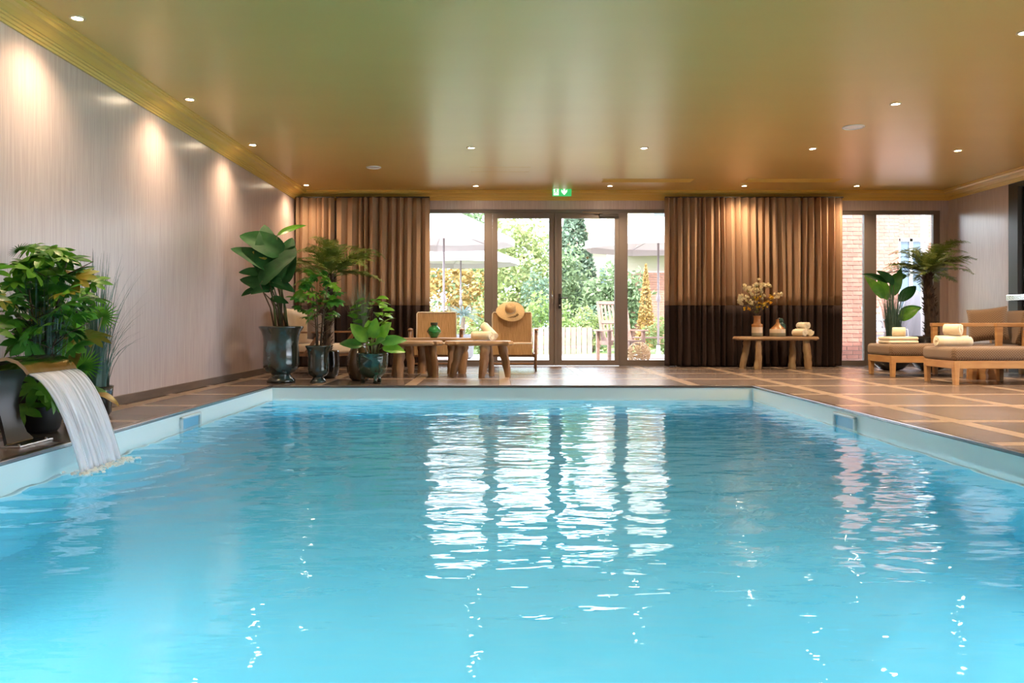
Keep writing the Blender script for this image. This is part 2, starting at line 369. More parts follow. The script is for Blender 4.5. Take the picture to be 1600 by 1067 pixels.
for i, (x, y, v) in enumerate(spots):
    lab = names.get(i) or {14: 'downlight by the left cornice over the near half of the pool', 15: 'downlight by the left cornice beside the camera position', 16: 'downlight over the lounger side deck, second toward the camera', 17: 'downlight over the lounger side deck beside the near pool end',
           18: 'downlight above the near lounger, close to the glazed partition', 19: 'downlight by the glazed partition, second from the loungers', 20: 'downlight by the glazed partition, third from the loungers', 21: 'downlight by the glazed partition at the near pool end',
           22: 'downlight in the hall behind the partition, level with the loungers', 23: 'downlight in the hall behind the partition, nearer the camera', 24: 'downlight behind the camera position in front of the front wall'}[i]
    if i == 6: lab = 'lit downlight over the pool end, in front of the exit sign'
    if i == 8: lab = 'lit downlight over the pool deck, in front of the right-hand ceiling air slot'
    t = thing('downlight', lab, 'downlight', (x, y, HC), 0, 'recessed ceiling downlights')
    link('bezel', me_ring, t); link('lens', me_disc, t)
    ld = bpy.data.lights.new('spot', 'SPOT'); ld.energy = SPOT_W*(.36 if x < -2 else .62 if y > 11 else 1.2); ld.spot_size = R(135); ld.spot_blend = 1.0; ld.shadow_soft_size = .035; ld.color = (1, .72, .45)
    lo = bpy.data.objects.new('spot', ld); COL.objects.link(lo); lo.parent = t; lo.location = (0, 0, -.012)
def round_fit(x, y, r, lab, cat, nm):
    t = thing(nm, lab, cat, (x, y, HC))
    MB().lathe([(r, 0), (r, -.008), (r*.86, -.012), (r*.84, -.004)], 32, cap0=False).obj('ring', m_wplastic, t, smooth=True)
    MB().lathe([(r*.85, -.004), (r*.6, -.007), (.002, -.009)], 32, cap0=False).obj('grille', m_wplastic, t, smooth=True)
round_fit(3.70, 8.30, .11, 'white round ceiling speaker above the lounger end of the pool', 'speaker', 'ceiling_speaker')
round_fit(-1.64, 10.45, .10, 'white round ceiling speaker between the left downlights', 'speaker', 'ceiling_speaker')
m_ventd = mat('vent_dark', (.10, .065, .03), rough=.6)
for (a, b, lab) in ((1.47, 2.79, 'long slotted air vent in the ceiling right of the exit sign'), (3.53, 4.88, 'long slotted air vent in the ceiling above the flower vase curtain')):
    t = thing('ceiling_vent', lab, 'vent', ((a+b)/2, 11.42, HC)); w = (b-a)/2
    f = MB()
    f.box(-w, w, -.13, -.11, -.006, 0); f.box(-w, w, .11, .13, -.006, 0); f.box(-w, -w+.02, -.11, .11, -.006, 0); f.box(w-.02, w, -.11, .11, -.006, 0)
    f.obj('frame', m_corn, t)
    MB().box(-w+.02, w-.02, -.11, .11, -.002, 0).obj('backing', m_ventd, t)
    me = MB().box(-w+.02, w-.02, -.004, .004, -.012, 0).mesh('slat', m_corn)
    for k in range(7): link('slat', me, t, (0, -.09+k*.03, 0), (R(35), 0, 0))
t = thing('ceiling_hatch', 'faint flush square hatch in the ceiling above the low tables', 'hatch', (.02, 10.6, HC))
f = MB()
for (a, b, c, d) in [(-.40, .40, -.16, -.155), (-.40, .40, .155, .16), (-.40, -.395, -.155, .155), (.395, .40, -.155, .155)]: f.box(a, b, c, d, -.002, 0)
f.obj('frame', m_corn, t)

# exit sign on the cornice
m_green = mat('exit_green', (.04, .42, .12), rough=.4, emit=.35); m_signw = mat('exit_white', (.8, .95, .8), rough=.4, emit=.45)
t = thing('exit_sign', 'green emergency exit sign with running figure and down arrow on the cornice', 'sign', (.97, 12.16, 2.685))
MB().box(-.145, .145, 0, .05, -.07, .075).obj('housing', m_green, t, bevel=.004)
MB().box(-.15, .15, -.004, .054, .075, .09).obj('top_rail', m_wplastic, t)
MB().box(-.13, -.052, -.004, 0, -.06, .064).obj('doorway_panel', m_signw, t)
r = MB()
cx = -.09
r.add([(cx+.012+.010*cos(a*pi/4), -.007, .044+.010*sin(a*pi/4)) for a in range(8)], [tuple(range(8))])
def limb(pts, w):
    r.tube([(cx+a, -.006, b) for a, b in pts], w, 5)
limb([(.004, .030), (-.008, .0)], .009); limb([(.004, .028), (.022, .016), (.030, .026)], .005); limb([(0, .028), (-.018, .022), (-.024, .008)], .005)
limb([(-.008, 0), (.012, -.014), (.008, -.040)], .006); limb([(-.008, 0), (-.014, -.022), (-.034, -.026)], .006)
r.obj('running_figure', m_green, t)
MB().prism([(.018, .062), (.048, .062), (.048, 0), (.078, .028), (.078, -.008), (.033, -.058), (-.012, -.008), (-.012, .028), (.018, 0)], -.004, 0).obj('arrow', m_signw, t)

# ------------------------------------------------------------------ glazing
def bars(rects, y0, y1):
    m = MB()
    for (a, b, c, d) in rects: m.box(a, b, y0, y1, c, d)
    return m
def pane(x0, x1, z0, z1, y, parent): return MB().box(x0, x1, y, y+.012, z0, z1).obj('pane', m_glass, parent)
GB, GT = .094, 2.395
struct(bars([(O1[0], O1[1], 2.395, 2.45), (O1[0], -1.19, 0, 2.395), (-.225, -.095, 0, 2.395), (1.885, 2.02, 0, 2.395), (2.72, O1[1], 0, 2.395)], YB+.01, YB+.09).obj('trim_8', m_frame, bevel=.004))
w1 = sempty('window_1'); bars([(-1.19, -.225, .0, GB)], YB+.015, YB+.08).obj('bottom_rail', m_frame, w1, bevel=.003); pane(-1.19, -.225, GB, GT, YB+.045, w1)
w2 = sempty('window_2'); bars([(2.02, 2.72, .0, GB)], YB+.015, YB+.08).obj('bottom_rail', m_frame, w2, bevel=.003); pane(2.02, 2.72, GB, GT, YB+.045, w2)
def leaf(name, x0, x1, gl, gr, ztop):
    e = sempty(name)
    bars([(x0, gl, .01, 2.39), (gr, x1, .01, 2.39), (gl, gr, .01, GB), (gl, gr, ztop, 2.39)], YB-.005, YB+.065).obj('frame', m_frame, e, bevel=.004)
    pane(gl, gr, GB, ztop, YB+.035, e); return e
d1 = leaf('door_1', -.094, .874, -.014, .79, 2.31)
d2 = leaf('door_2', .918, 1.884, .99, 1.815, 2.31)
struct(MB().box(.874, .918, YB-.018, YB+.06, .01, 2.39).obj('trim_9', m_frame, bevel=.004))
h = MB(); h.tube([(.835, YB-.045, 1.18), (.835, YB-.05, 1.10), (.835, YB-.045, .98)], .011, 8); h.tube([(.835, YB-.045, 1.17), (.835, YB, 1.17)], .008, 8); h.tube([(.835, YB-.045, .99), (.835, YB, .99)], .008, 8)
h.obj('pull_handle', m_chrome, d1, smooth=True)
MB().box(.935, .975, YB-.013, YB-.005, .90, 1.13).obj('handle_plate', m_black, d2, bevel=.004)
h = MB(); h.tube([(.955, YB-.013, 1.06), (.955, YB-.055, 1.06), (1.08, YB-.058, 1.06)], .010, 8); h.obj('lever_handle', m_black, d2, smooth=True)
MB().lathe([(.013, 0), (.013, .012), (.001, .013)], 12).obj('lock_cylinder', m_chrome, d2, loc=(.955, YB-.013, .95), rot=(R(90), 0, 0))
MB().box(1.57, 1.87, YB-.045, YB-.005, 2.325, 2.375).obj('door_closer', m_framed, d2, bevel=.006)
MB().tube([(1.62, YB-.03, 2.38), (1.30, YB-.05, 2.40)], .007, 6).obj('closer_arm', m_steel, d2)
for x in (.877, .915):
    pass
st_m = mat('door_sticker', (.20, .16, .07), rough=.5)
for x, e in ((.395, d1), (1.39, d2)): MB().lathe([(.018, 0), (.018, .002), (.001, .0025)], 16).obj('round_sticker', st_m, e, loc=(x, YB+.034, 1.695), rot=(R(90), 0, 0))
struct(bars([(O2[0], O2[1], 2.37, 2.43), (O2[0], 5.34, 0, 2.37), (5.72, 5.91, 0, 2.37), (6.80, O2[1], 0, 2.37), (5.34, 5.72, 0, .09), (5.91, 6.80, 0, .09)], YB+.01, YB+.09).obj('trim_10', m_frame, bevel=.004))
w3 = sempty('window_3'); pane(5.34, 5.72, .09, 2.37, YB+.045, w3); pane(5.91, 6.80, .09, 2.37, YB+.045, w3)
# glazed partition along the right wall
w4 = sempty('window_4')
ry = [YR, 9.0, 7.0, 5.0, 3.0, 1.0, -1.0, YF]
for i in range(len(ry)-1):
    MB().box(XR+.0, XR+.12, ry[i]-.20 if i == 0 else ry[i]-.05, ry[i], 0, HC-.135).obj('post', m_framed, w4, bevel=.004)
    MB().box(XR+.05, XR+.062, ry[i+1], ry[i]-(.20 if i == 0 else .05), .09, HC-.20).obj('pane', m_glass, w4)
MB().box(XR+.0, XR+.12, YF, YR-.2, HC-.20, HC-.0).obj('head_rail', m_framed, w4)
MB().box(XR+.0, XR+.12, YF, YR-.2, 0, .09).obj('bottom_rail', m_framed, w4)
MB().box(XR-.045, XR-.005, 9.7, YR-.02, .98, 1.06).obj('push_bar', m_steel, w4, bevel=.008)

# ------------------------------------------------------------------ curtains
m_cur = mat('taupe_linen', (.36, .225, .14), rough=.85, var=(.42, .27, .17), vscale=(90, 90, 260), bump=.15, bscale=(300, 300, 300), dist=.002, transl=.06)
m_curd = mat('dark_brown_linen', (.034, .021, .019), rough=.9, spec=.2, var=(.05, .032, .028), vscale=(90, 90, 260))
def curtain(x0, x1, lab, seed, wl=.125, amp=.105, flare=0.0):
    rg = random.Random(seed); W_ = x1-x0
    t = thing('curtain', lab, 'curtain', (x0, YB-.16, 0), 0, 'floor-length two-tone curtains')
    # irregular fold phases
    n = max(6, int(W_/wl)); edges = [0]
    for i in range(n): edges.append(edges[-1]+rg.uniform(.55, 1.45))
    edges = [e/edges[-1]*W_ for e in edges]; amps = [amp*rg.uniform(.55, 1.15) for _ in range(n)]
    sh = [rg.uniform(-.025, .025) for _ in range(n+1)]; sh[0] = sh[-1] = 0
    per = 14
    def pt(u, z):
        i = min(int(u/per), n-1); f = (u-i*per)/per; d = 1-z/2.6
        a = edges[i]+sh[i]*d*1.0; b = edges[i+1]+sh[i+1]*d*1.0
        bot = max(0, .25-z)/.25
        x = a+(b-a)*(f-.10*sin(4*pi*f)*(.6+.4*d)) + bot*.012*sin(i*2.1)
        y = -amps[i]*(.5-.5*cos(2*pi*f))**.8*(.75+.25*min(1, d*2.5))*1.1 + .02*sin(i*1.7+z*1.3)*d + bot*.015*sin(u*.9)
        return (x, y, z)
    nu = n*per+1
    zt = [2.60, 2.45, 2.2, 1.9, 1.6, 1.3, 1.1, .945]; zb = [.945, .8, .6, .42, .25, .14, .06, .012]
    MB().grid(lambda i, j: pt(i, zt[j]), nu, len(zt)).obj('upper_fabric', m_cur, t, smooth=True, solid=.003)
    MB().grid(lambda i, j: pt(i, zb[j]), nu, len(zb)).obj('dark_hem_band', m_curd, t, smooth=True, solid=.003)
    MB().box(0, W_, -.05, -.01, 2.60, 2.615).obj('track', m_framed, t)
curtain(-3.13, -2.53, 'two-tone curtain in the room corner behind the tall-leaved plant', 1, wl=.10)
curtain(-2.50, -1.06, 'two-tone curtain behind the tree fern, ending at the left glass pane', 2, wl=.125)
curtain(2.56, 4.66, 'wide two-tone curtain right of the garden door, behind the flowering branches', 3, wl=.105)
curtain(4.68, 5.30, 'two-tone curtain beside the brick pillar window, behind the bench end with towels', 5, wl=.10)

# ------------------------------------------------------------------ foliage tools
def gmat(name, c1, c2, tr=.25, rough=.38, rand=.18, sc=(9, 9, 9)):
    return mat(name, c1, rough=rough, var=c2, vscale=sc, transl=tr, rand=rand)
g_deep = gmat('deep_green_leaf', (.009, .055, .014), (.016, .085, .02), .08, .6); g_deep.node_tree.nodes['Principled BSDF'].inputs['Specular IOR Level'].default_value = .2
g_fresh = gmat('fresh_green_leaf', (.06, .22, .02), (.16, .38, .03), .25)
g_mid = gmat('mid_green_leaf', (.025, .13, .02), (.06, .22, .03), .2)
g_yellow = gmat('yellowed_leaf', (.22, .30, .03), (.40, .26, .04), .25)
g_fern = gmat('fern_leaf', (.12, .19, .03), (.23, .28, .06), .25, .5)
g_grass = gmat('blue_green_grass', (.05, .12, .10), (.13, .22, .18), .2, .45)
g_grey = gmat('grey_green_grass', (.16, .20, .14), (.25, .28, .20), .2, .6)
g_gold = mat('bronze_gold_leaf', (.22, .12, .03), rough=.3, var=(.45, .30, .06), vscale=(14, 14, 14), transl=.15)
m_stem = mat('green_stem', (.06, .09, .025), rough=.5, var=(.10, .10, .03), vscale=(8, 8, 8))
m_bstem = mat('brown_stem', (.07, .045, .025), rough=.7)
m_soil = mat('potting_soil', (.035, .022, .015), rough=.95, bump=.6, bscale=(60, 60, 60), var=(.06, .04, .03), vscale=(40, 40, 40))
m_trunk = mat('fibrous_trunk', (.035, .02, .014), rough=.95, var=(.09, .055, .035), vscale=(30, 30, 12), bump=1, bscale=(45, 45, 20), dist=.02)

def blade(mb, base, dirv, up, L, Wd, droop=.3, n=8, fold=.25, shape=0, cols=4):
    """a leaf blade from base along dirv, drooping; fold lifts the sides"""
    d = Vector(dirv).normalized(); up = Vector(up); side = d.cross(up)
    if side.length < 1e-4: side = d.orthogonal()
    side.normalize(); nrm = side.cross(d).normalized(); P = Vector(base); rows = []
    ang = 0
    for i in range(n+1):
        f = i/n
        if shape == 0: w = sin(pi*min(1, f*1.0)**.75)**.8 if 0 < f < 1 else 0
        elif shape == 1: w = (sin(pi*f**.6))**.7 if 0 < f < 1 else 0     # broad near base
        elif shape == 2: w = (1-f)**.6*min(1, f*8+.3)                     # strap
        else: w = sin(pi*f**1.3)**.9 if 0 < f < 1 else 0
        w = max(w, .02)*Wd/2
        a = -droop*f*1.0
        dd = (d*cos(a)+nrm*sin(a)); nn = (nrm*cos(a)-d*sin(a))
        if i: P = P+dd*(L/n)
        row = []
        for c in range(cols+1):
            q = 2*c/cols-1
            row.append(P+side*(w*q)+nn*(abs(q)*w*fold+ .03*w*sin(f*17+q*3)))
        rows.append(row)
    k = cols+1
    mb.add([p for r_ in rows for p in r_], [(j*k+i, j*k+i+1, (j+1)*k+i+1, (j+1)*k+i) for j in range(n) for i in range(cols)])

def lobed_leaf(nl=8, Rr=.11, spread=260, toothed=True, seed=0, width=.42):
    rg = random.Random(seed); m = MB()
    for i in range(nl):
        a = R(-spread/2+spread*i/(nl-1)); L = Rr*(1-.35*abs(i/(nl-1)*2-1))*rg.uniform(.85, 1.15)
        blade(m, (0, 0, 0), (cos(a), sin(a), .06), (0, 0, 1), L, L*width, droop=.55+rg.uniform(-.1, .15), n=5, fold=.15, shape=3, cols=2)
    return m
def fan_leaf(n=22, Rr=.13, spread=300):
    m = MB()
    for i in range(n):
        a = R(-spread/2+spread*i/(n-1)); blade(m, (0, 0, 0), (cos(a), sin(a), .1), (0, 0, 1), Rr*(1-.15*abs(i/(n-1)*2-1)), Rr*.13, droop=.2, n=4, fold=.5, shape=2, cols=2)
    return m
def frond_mesh(L=.6, droop=1.1, pairs=34, leaflet=.08, seed=0, rise=.7):
    """a feathery frond: arching rachis with two rows of narrow serrated pinnae"""
    rg = random.Random(seed); m = MB(); pts = []; P = Vector((0, 0, 0)); n = 14; dirs = []
    for i in range(n+1):
        a = rise-(droop+rise*.35)*(i/n)**1.6; d = Vector((cos(a), 0, sin(a)))
        pts.append(P.copy()); dirs.append(d); P = P+d*L/n
    m.tube(pts, [.005*(1-.75*i/n) for i in range(n+1)], 4)
    for k in range(pairs):
        f = .13+.86*k/(pairs-1); i = min(int(f*n), n-1); g = f*n-i; p = pts[i].lerp(pts[i+1], g); d = dirs[i]; up = Vector((-d.z, 0, d.x))
        ll = leaflet*sin(pi*min(1, f*.78+.16))**.8*rg.uniform(.85, 1.12)
        for s in (-1, 1):
            dv = (d*.60+Vector((0, s, 0))+up*rg.uniform(-.35, .15)).normalized(); side = dv.cross(up).normalized(); q = 4
            for e in range(q):
                c = p+dv*ll*(e+.1)/q; w = ll*.15*(1-.65*e/q)
                m.add([c-dv*ll*.02, c-side*w+dv*ll*.10, c+dv*ll*.27, c+side*w+dv*ll*.10], [(0, 1, 2, 3)])
    return m
def grass(mb, n, r0, h0, h1, spread, rg, w=.007, tip=.5):
    for _ in range(n):
        a = rg.uniform(0, 2*pi); r = r0*math.sqrt(rg.random()); h = rg.uniform(h0, h1); out = spread*rg.uniform(.1, 1)**1.6
        b = a+rg.uniform(-.6, .6); base = Vector((r*cos(a), r*sin(a), 0)); side = Vector((-sin(b), cos(b), 0)); vs = []
        k = 6
        for i in range(k+1):
            f = i/k; p = base+Vector((cos(b), sin(b), 0))*out*f**2*(1+.0*f)+Vector((0, 0, h*(f-.16*f**3*min(2.2, out/h*2.5)))); ww = w*(1-f)**.7+.0006
            vs += [p-side*ww/2, p+side*ww/2]
        mb.add(vs, [(2*i, 2*i+1, 2*i+3, 2*i+2) for i in range(k)])

def orient(d, roll=0):
    """matrix whose +X points along d with Z roughly up"""
    d = Vector(d).normalized(); z = Vector((0, 0, 1)); y = z.cross(d)
    if y.length < 1e-4: y = Vector((0, 1, 0))
    y.normalize(); z = d.cross(y); M_ = Matrix((d, y, z)).transposed().to_4x4()
    return M_ @ Rx(roll)

# glazed pots
def glaze(name, c1, c2, r=.12):
    return mat(name, c1, rough=r, var=c2, vscale=(7, 7, 5), vpos=(.50, .72), bump=.25, bscale=(14, 14, 9), dist=.006, coat=.8)
m_urn = glaze('blue_green_glaze', (.030, .031, .022), (.035, .10, .12)); m_bowl = glaze('dark_green_glaze', (.008, .024, .012), (.015, .09, .07))
m_bronze = glaze('brown_glaze', (.07, .035, .014), (.12, .07, .03)); m_blkpot = glaze('black_blue_glaze', (.008, .01, .014), (.02, .03, .045))
def urn(t, s, rt, h, mt=None):
    p = [(.62, 0), (.66, .02), (.64, .05), (.50, .10), (.42, .135), (.46, .16), (.66, .20), (.80, .26), (.83, .34), (.82, .5), (.80, .70), (.83, .82), (.90, .90), (1.0, .96), (1.03, .985), (1.0, 1.0), (.92, .985), (.80, .93), (.76, .9)]
    MB().lathe([(a*rt, b*h) for a, b in p], 40).obj('urn', mt or m_urn, t, smooth=True)
    MB().lathe([(rt*.79, h*.915), (rt*.4, h*.93), (.003, h*.935)], 24, cap0=False).obj('soil', m_soil, t)

# ------------------------------------------------------------------ plant 1: bird-of-paradise in the big urn
t = thing('potted_plant', 'tall broad-leaved plant in the largest blue-green glazed urn', 'plant', (-2.48, 9.08, 0))
urn(t, 1, .245, .64)
rg = random.Random(5)
big = [  # attachment and tip (across, height, metres), width, depth offset, depth of tip
 (.01, 1.44, -.48, 1.75, .27, .02, -.05), (-.02, 1.26, -.55, 1.61, .21, -.04, -.12), (-.10, 1.15, -.17, 1.83, .30, -.02, -.10), (-.19, 1.26, -.39, 1.49, .12, .04, .02),
 (-.17, 1.24, -.47, 1.265, .10, -.02, -.1), (-.06, 1.06, -.45, 1.19, .17, -.06, -.15), (-.24, 1.07, -.46, .99, .07, -.02, -.06), (.02, 1.11, .10, 1.59, .27, -.09, -.10),
 (-.20, 1.11, .12, 1.48, .22, -.14, -.22), (-.10, 1.14, .175, 1.06, .13, -.10, -.16), (-.10, .955, .095, .915, .08, -.08, -.14), (-.06, 1.68, .25, 1.85, .075, .05, .10),
 (-.10, 1.06, -.28, 1.03, .11, -.10, -.2), (.0, 1.30, .08, 1.70, .20, .08, .1), (-.12, 1.30, -.30, 1.55, .18, .10, .12)]
for i, (bx, bz, tx, tz, w, dy, ty) in enumerate(big):
    b = Vector((bx, dy, bz)); tp = Vector((tx, ty, tz)); d = tp-b; L = d.length*1.06; m = MB()
    upv = Vector((rg.uniform(-.25, .25), -1, .55+rg.uniform(-.2, .3)))
    blade(m, (0, 0, 0), d.normalized()+Vector((0, 0, .12)), upv, L, w*1.1, .75, n=12, fold=.18 if i % 3 else .35, shape=1 if w > .12 else 0, cols=6)
    lf = m.obj('leaf', g_fresh if i == 11 else g_deep, t, loc=b, smooth=True)
    a = rg.uniform(0, 6.28); r = .07*rg.random()+.02
    root = Vector((r*cos(a), r*sin(a), .58)); mid = root.lerp(b, .5); mid.x = root.x*.75+b.x*.25
    MB().tube([root-b, mid-b, Vector((0, 0, 0)), d.normalized()*.05], [.010, .008, .006, .004], 6).obj('stem', m_stem if i % 2 else m_bstem, lf, smooth=True)
m = MB(); blade(m, (0, 0, 0), (-.6, -.2, .3), (0, -1, .5), .2, .11, .5, n=8, fold=.3, shape=1); lf = m.obj('leaf', g_yellow, t, loc=(-.14, .0, 1.42), smooth=True); lf['label'] = 'yellowed leaf'
# ------------------------------------------------------------------ lobed shrubs
me_fat = [lobed_leaf(7+i % 3, .105+.01*i, seed=i, width=.44).mesh('leaf', g_fresh if i % 2 else g_mid, True) for i in range(4)]
def shrub(t, z0, z1, rad, n, rg, cx=0, cy=0, stems=4, sc=1.0, meshes=None, stem_mat=None, zpot=0, xmin=-9):
    meshes = meshes or me_fat
    for i in range(n):
        f = (i+.5)/n; z = z0+(z1-z0)*f; a = i*2.399+rg.uniform(-.4, .4); rr = rad*(.35+.65*sin(pi*min(1, .18+f*.80)))*rg.uniform(.35, 1)
        c = Vector((cx+rr*cos(a), cy+rr*sin(a), z+rg.uniform(-.03, .03)))
        if c.x < xmin: c.x = xmin+.03*rg.random()
        d = Vector((cos(a) if c.x > xmin+.06 else abs(cos(a))*.4, sin(a), rg.uniform(-.45, .65)))
        M_ = orient(d, rg.uniform(-.8, .8)); s = sc*rg.uniform(.6, 1.15)
        lf = link('leaf', meshes[i % len(meshes)], t, c, M_.to_euler(), scale=(s, s, s))
    sm = MB()
    for k in range(stems):
        a = k*2.4; b = Vector((cx+.03*cos(a), cy+.03*sin(a), zpot)); e = Vector((cx+.5*rad*cos(a), cy+.5*rad*sin(a), z1-.1*k-.06))
        sm.tube([b, b.lerp(e, .4)+Vector((-.02*cos(a), -.02*sin(a), .03)), e], [.010, .008, .005], 6)
        for j in range(7):
            f = .35+.6*j/7; p = b.lerp(e, f); q = a+j*2.1; sm.tube([p, p+Vector((cos(q), sin(q), .5))*rad*.55], [.004, .0025], 4)
    sm.v = [(max(a_, xmin-.1), b_, c_) for a_, b_, c_ in sm.v]
    sm.obj('stems', stem_mat or m_bstem, t, smooth=True)
t = thing('potted_plant', 'lobed-leaf shrub in the smaller blue-green urn beside the cushioned armchair', 'plant', (-2.05, 9.05, 0))
urn(t, 1, .142, .42); shrub(t, .72, 1.28, .26, 46, random.Random(11), zpot=.36, stems=4)

# tree ferns
def tree_fern(t, base, lean, ztop, rt, n, L, seed, pot=True, fl=.085):
    rg = random.Random(seed); b = Vector(base); top = Vector((b.x+lean[0], b.y+lean[1], ztop))
    m = MB(); k = 9; pts = []; rad = []
    for i in range(k+1):
        f = i/k; pts.append(b.lerp(top, f)+Vector((lean[0]*.4*sin(pi*f)*-.3, 0, 0))); rad.append(rt*(1.05-.25*f+.10*rg.random()))
    m.tube(pts, rad, 14); rgb = random.Random(2)
    for _ in range(150):
        f = rgb.random(); i = min(int(f*k), k-1); p = pts[i].lerp(pts[i+1], f*k-i); a = rgb.uniform(0, 6.28); d = Vector((cos(a), sin(a), .9)); q = p+Vector((cos(a), sin(a), 0))*rad[i]*.9
        m.tube([q, q+d*.035], [.010, .003], 4)
    m.obj('trunk', m_trunk, t)
    ms = [frond_mesh(L*(.85+.1*i), .75+.25*i, 36, fl, seed+i, rise=.25+.33*i).mesh('frond', g_fern, False) for i in range(4)]
    for i in range(n):
        a = i*2.399+rg.uniform(-.2, .2); s = rg.uniform(.75, 1.1)
        link('frond', ms[i % 4], t, top+Vector((.02*cos(a), .02*sin(a), rg.uniform(-.05, .02))), (rg.uniform(-.25, .25), rg.uniform(-.35, .35), a), scale=(s, s, s))
t = thing('potted_tree_fern', 'tree fern in a dark pot behind the smaller urn, fronds before the curtain', 'plant', (-2.10, 9.72, 0))
MB().lathe([(.10, 0), (.145, .05), (.16, .2), (.15, .32), (.155, .34), (.135, .33), (.13, .30)], 28).obj('pot', m_blkpot, t, smooth=True)
MB().lathe([(.13, .31), (.003, .32)], 20, cap0=False).obj('soil', m_soil, t)
tree_fern(t, (0, 0, .31), (.06, .0, 0), 1.28, .045, 24, .74, 3, fl=.13)

# green bowl on feet with glossy spear leaves
t = thing('potted_plant', 'glossy spear-leaf plant in the dark green footed bowl', 'plant', (-1.425, 9.0, 0))
MB().lathe([(.06, .055), (.11, .07), (.15, .12), (.172, .20), (.178, .28), (.176, .325), (.182, .335), (.168, .33), (.16, .29)], 36).obj('bowl', m_bowl, t, smooth=True)
MB().lathe([(.165, .30), (.003, .31)], 24, cap0=False).obj('soil', m_soil, t)
for k in range(3):
    a = R(-90+120*k+25); MB().tube([(.10*cos(a), .10*sin(a), .085), (.115*cos(a), .115*sin(a), .04), (.11*cos(a), .11*sin(a), 0)], [.03, .02, .024], 10).obj('foot', m_bowl, t, smooth=True)
sp = [((-.06, -.05, .46), (-.5, -.2, .75), .28, .13), ((-.1, -.08, .42), (-.9, -.3, .25), .26, .11), ((.02, -.06, .50), (.1, -.3, .9), .24, .11), ((.06, -.03, .47), (.45, -.2, .8), .27, .12),
      ((.1, -.05, .45), (.9, -.1, .25), .30, .12), ((.12, -.08, .40), (.95, -.2, -.02), .27, .11), ((-.02, .05, .52), (-.2, .3, .9), .24, .11), ((.03, .06, .5), (.35, .4, .8), .22, .1),
      ((0, -.1, .42), (.05, -.8, .35), .17, .09), ((-.06, .0, .5), (-.75, .1, .6), .22, .09), ((.04, -.1, .44), (.5, -.6, .4), .18, .085)]
for i, (b, d, L, w) in enumerate(sp):
    b = Vector(b); m = MB(); blade(m, (0, 0, 0), d, (0, -1, .8), L, w*1.25, .5, n=10, fold=.2, shape=0, cols=4); lf = m.obj('leaf', [g_fresh, g_mid][i % 3 == 1], t, loc=b, smooth=True)
    MB().tube([(b.x*-.5, b.y*-.5, .30-b.z), (b.x*-.3, b.y*-.3, .38-b.z), (0, 0, 0)], [.006, .006, .004], 6).obj('stem', m_stem, lf, smooth=True)
# brown jar with grey grass and small leafy stems
t = thing('potted_plant', 'grey wispy grass and leafy sprigs in the tall brown glazed jar', 'plant', (-1.63, 9.36, 0))
MB().lathe([(.085, 0), (.12, .03), (.150, .12), (.158, .20), (.14, .30), (.105, .38), (.10, .42), (.12, .455), (.11, .45), (.09, .42)], 32).obj('jar', m_bronze, t, smooth=True)
m = MB(); grass(m, 260, .06, .45, .80, .22, random.Random(4), .005); o = m.obj('grass_blades', g_grey, t, loc=(0, 0, .40)); o['kind'] = 'stuff'
rg = random.Random(8); ml = []
for i in range(2):
    m = MB(); blade(m, (0, 0, 0), (1, 0, .2), (0, -.3, 1), .15, .09, .7, n=6, fold=.2, shape=0, cols=2); ml.append(m.mesh('leaf', g_fresh, True))
for i in range(48):
    f = i/47; z = .46+.50*f; a = i*2.4; r = .05+.10*sin(pi*(f*.9+.05)); c = Vector((.14+r*cos(a), -.02+r*sin(a), z))
    link('leaf', ml[i % 2], t, c, orient((cos(a), sin(a), rg.uniform(-.2, .7)), rg.uniform(-.4, .4)).to_euler())
MB().tube([(.03, 0, .40), (.10, .01, .6), (.14, .02, .98)], [.006, .005, .003], 6).obj('stems', m_bstem, t)

# ------------------------------------------------------------------ waterfall corner, left foreground
m_bmatte = mat('matt_black_pot', (.012, .011, .011), rough=.5)
t = thing('planter', 'leafy mixed shrub in the black planter behind the waterfall spout', 'plant', (-2.86, 4.95, 0))
MB().lathe([(.10, 0), (.12, .03), (.145, .16), (.155, .30), (.16, .33), (.145, .32), (.14, .28)], 28).obj('pot', m_bmatte, t, smooth=True)
MB().lathe([(.145, .29), (.003, .31)], 20, cap0=False).obj('soil', m_soil, t)
me_b = [lobed_leaf(8+i % 2, .145+.012*i, seed=20+i, width=.36).mesh('leaf', [g_fresh, g_mid, g_fresh, g_yellow][i], True) for i in range(4)]
me_b.append(fan_leaf(16, .13, 250).mesh('leaf', g_mid, False))
me_b5 = [me_b[4], me_b[0], me_b[1], me_b[2], me_b[0], me_b[1], me_b[2], me_b[0], me_b[3], me_b[1], me_b[2]]
shrub(t, .52, 1.14, .32, 92, random.Random(31), cx=.02, cy=.0, stems=6, sc=1.0, meshes=me_b5, zpot=.29, xmin=-.07)
low = random.Random(77)
for i in range(16):
    c = Vector((low.uniform(-.02, .20), low.uniform(-.30, .22), low.uniform(.16, .46))); d = Vector((low.uniform(.2, 1), low.uniform(-1, .3), low.uniform(-.7, .1)))
    link('leaf', me_b5[low.choice((0, 1, 2, 3))], t, c, orient(d, low.uniform(-.6, .6)).to_euler())
m = MB(); grass(m, 160, .12, .45, .85, .22, random.Random(9), .007); o = m.obj('grass_blades', g_grass, t, loc=(.02, 0, .29)); o['kind'] = 'stuff'
t = thing('potted_plant', 'bushy lobed-leaf plant at the frame edge left of the spout top', 'plant', (-2.93, 4.30, 0))
MB().lathe([(.10, 0), (.13, .03), (.15, .16), (.16, .28), (.165, .30), (.15, .29), (.14, .25)], 28).obj('pot', m_blkpot, t, smooth=True)
MB().lathe([(.145, .26), (.003, .28)], 20, cap0=False).obj('soil', m_soil, t)
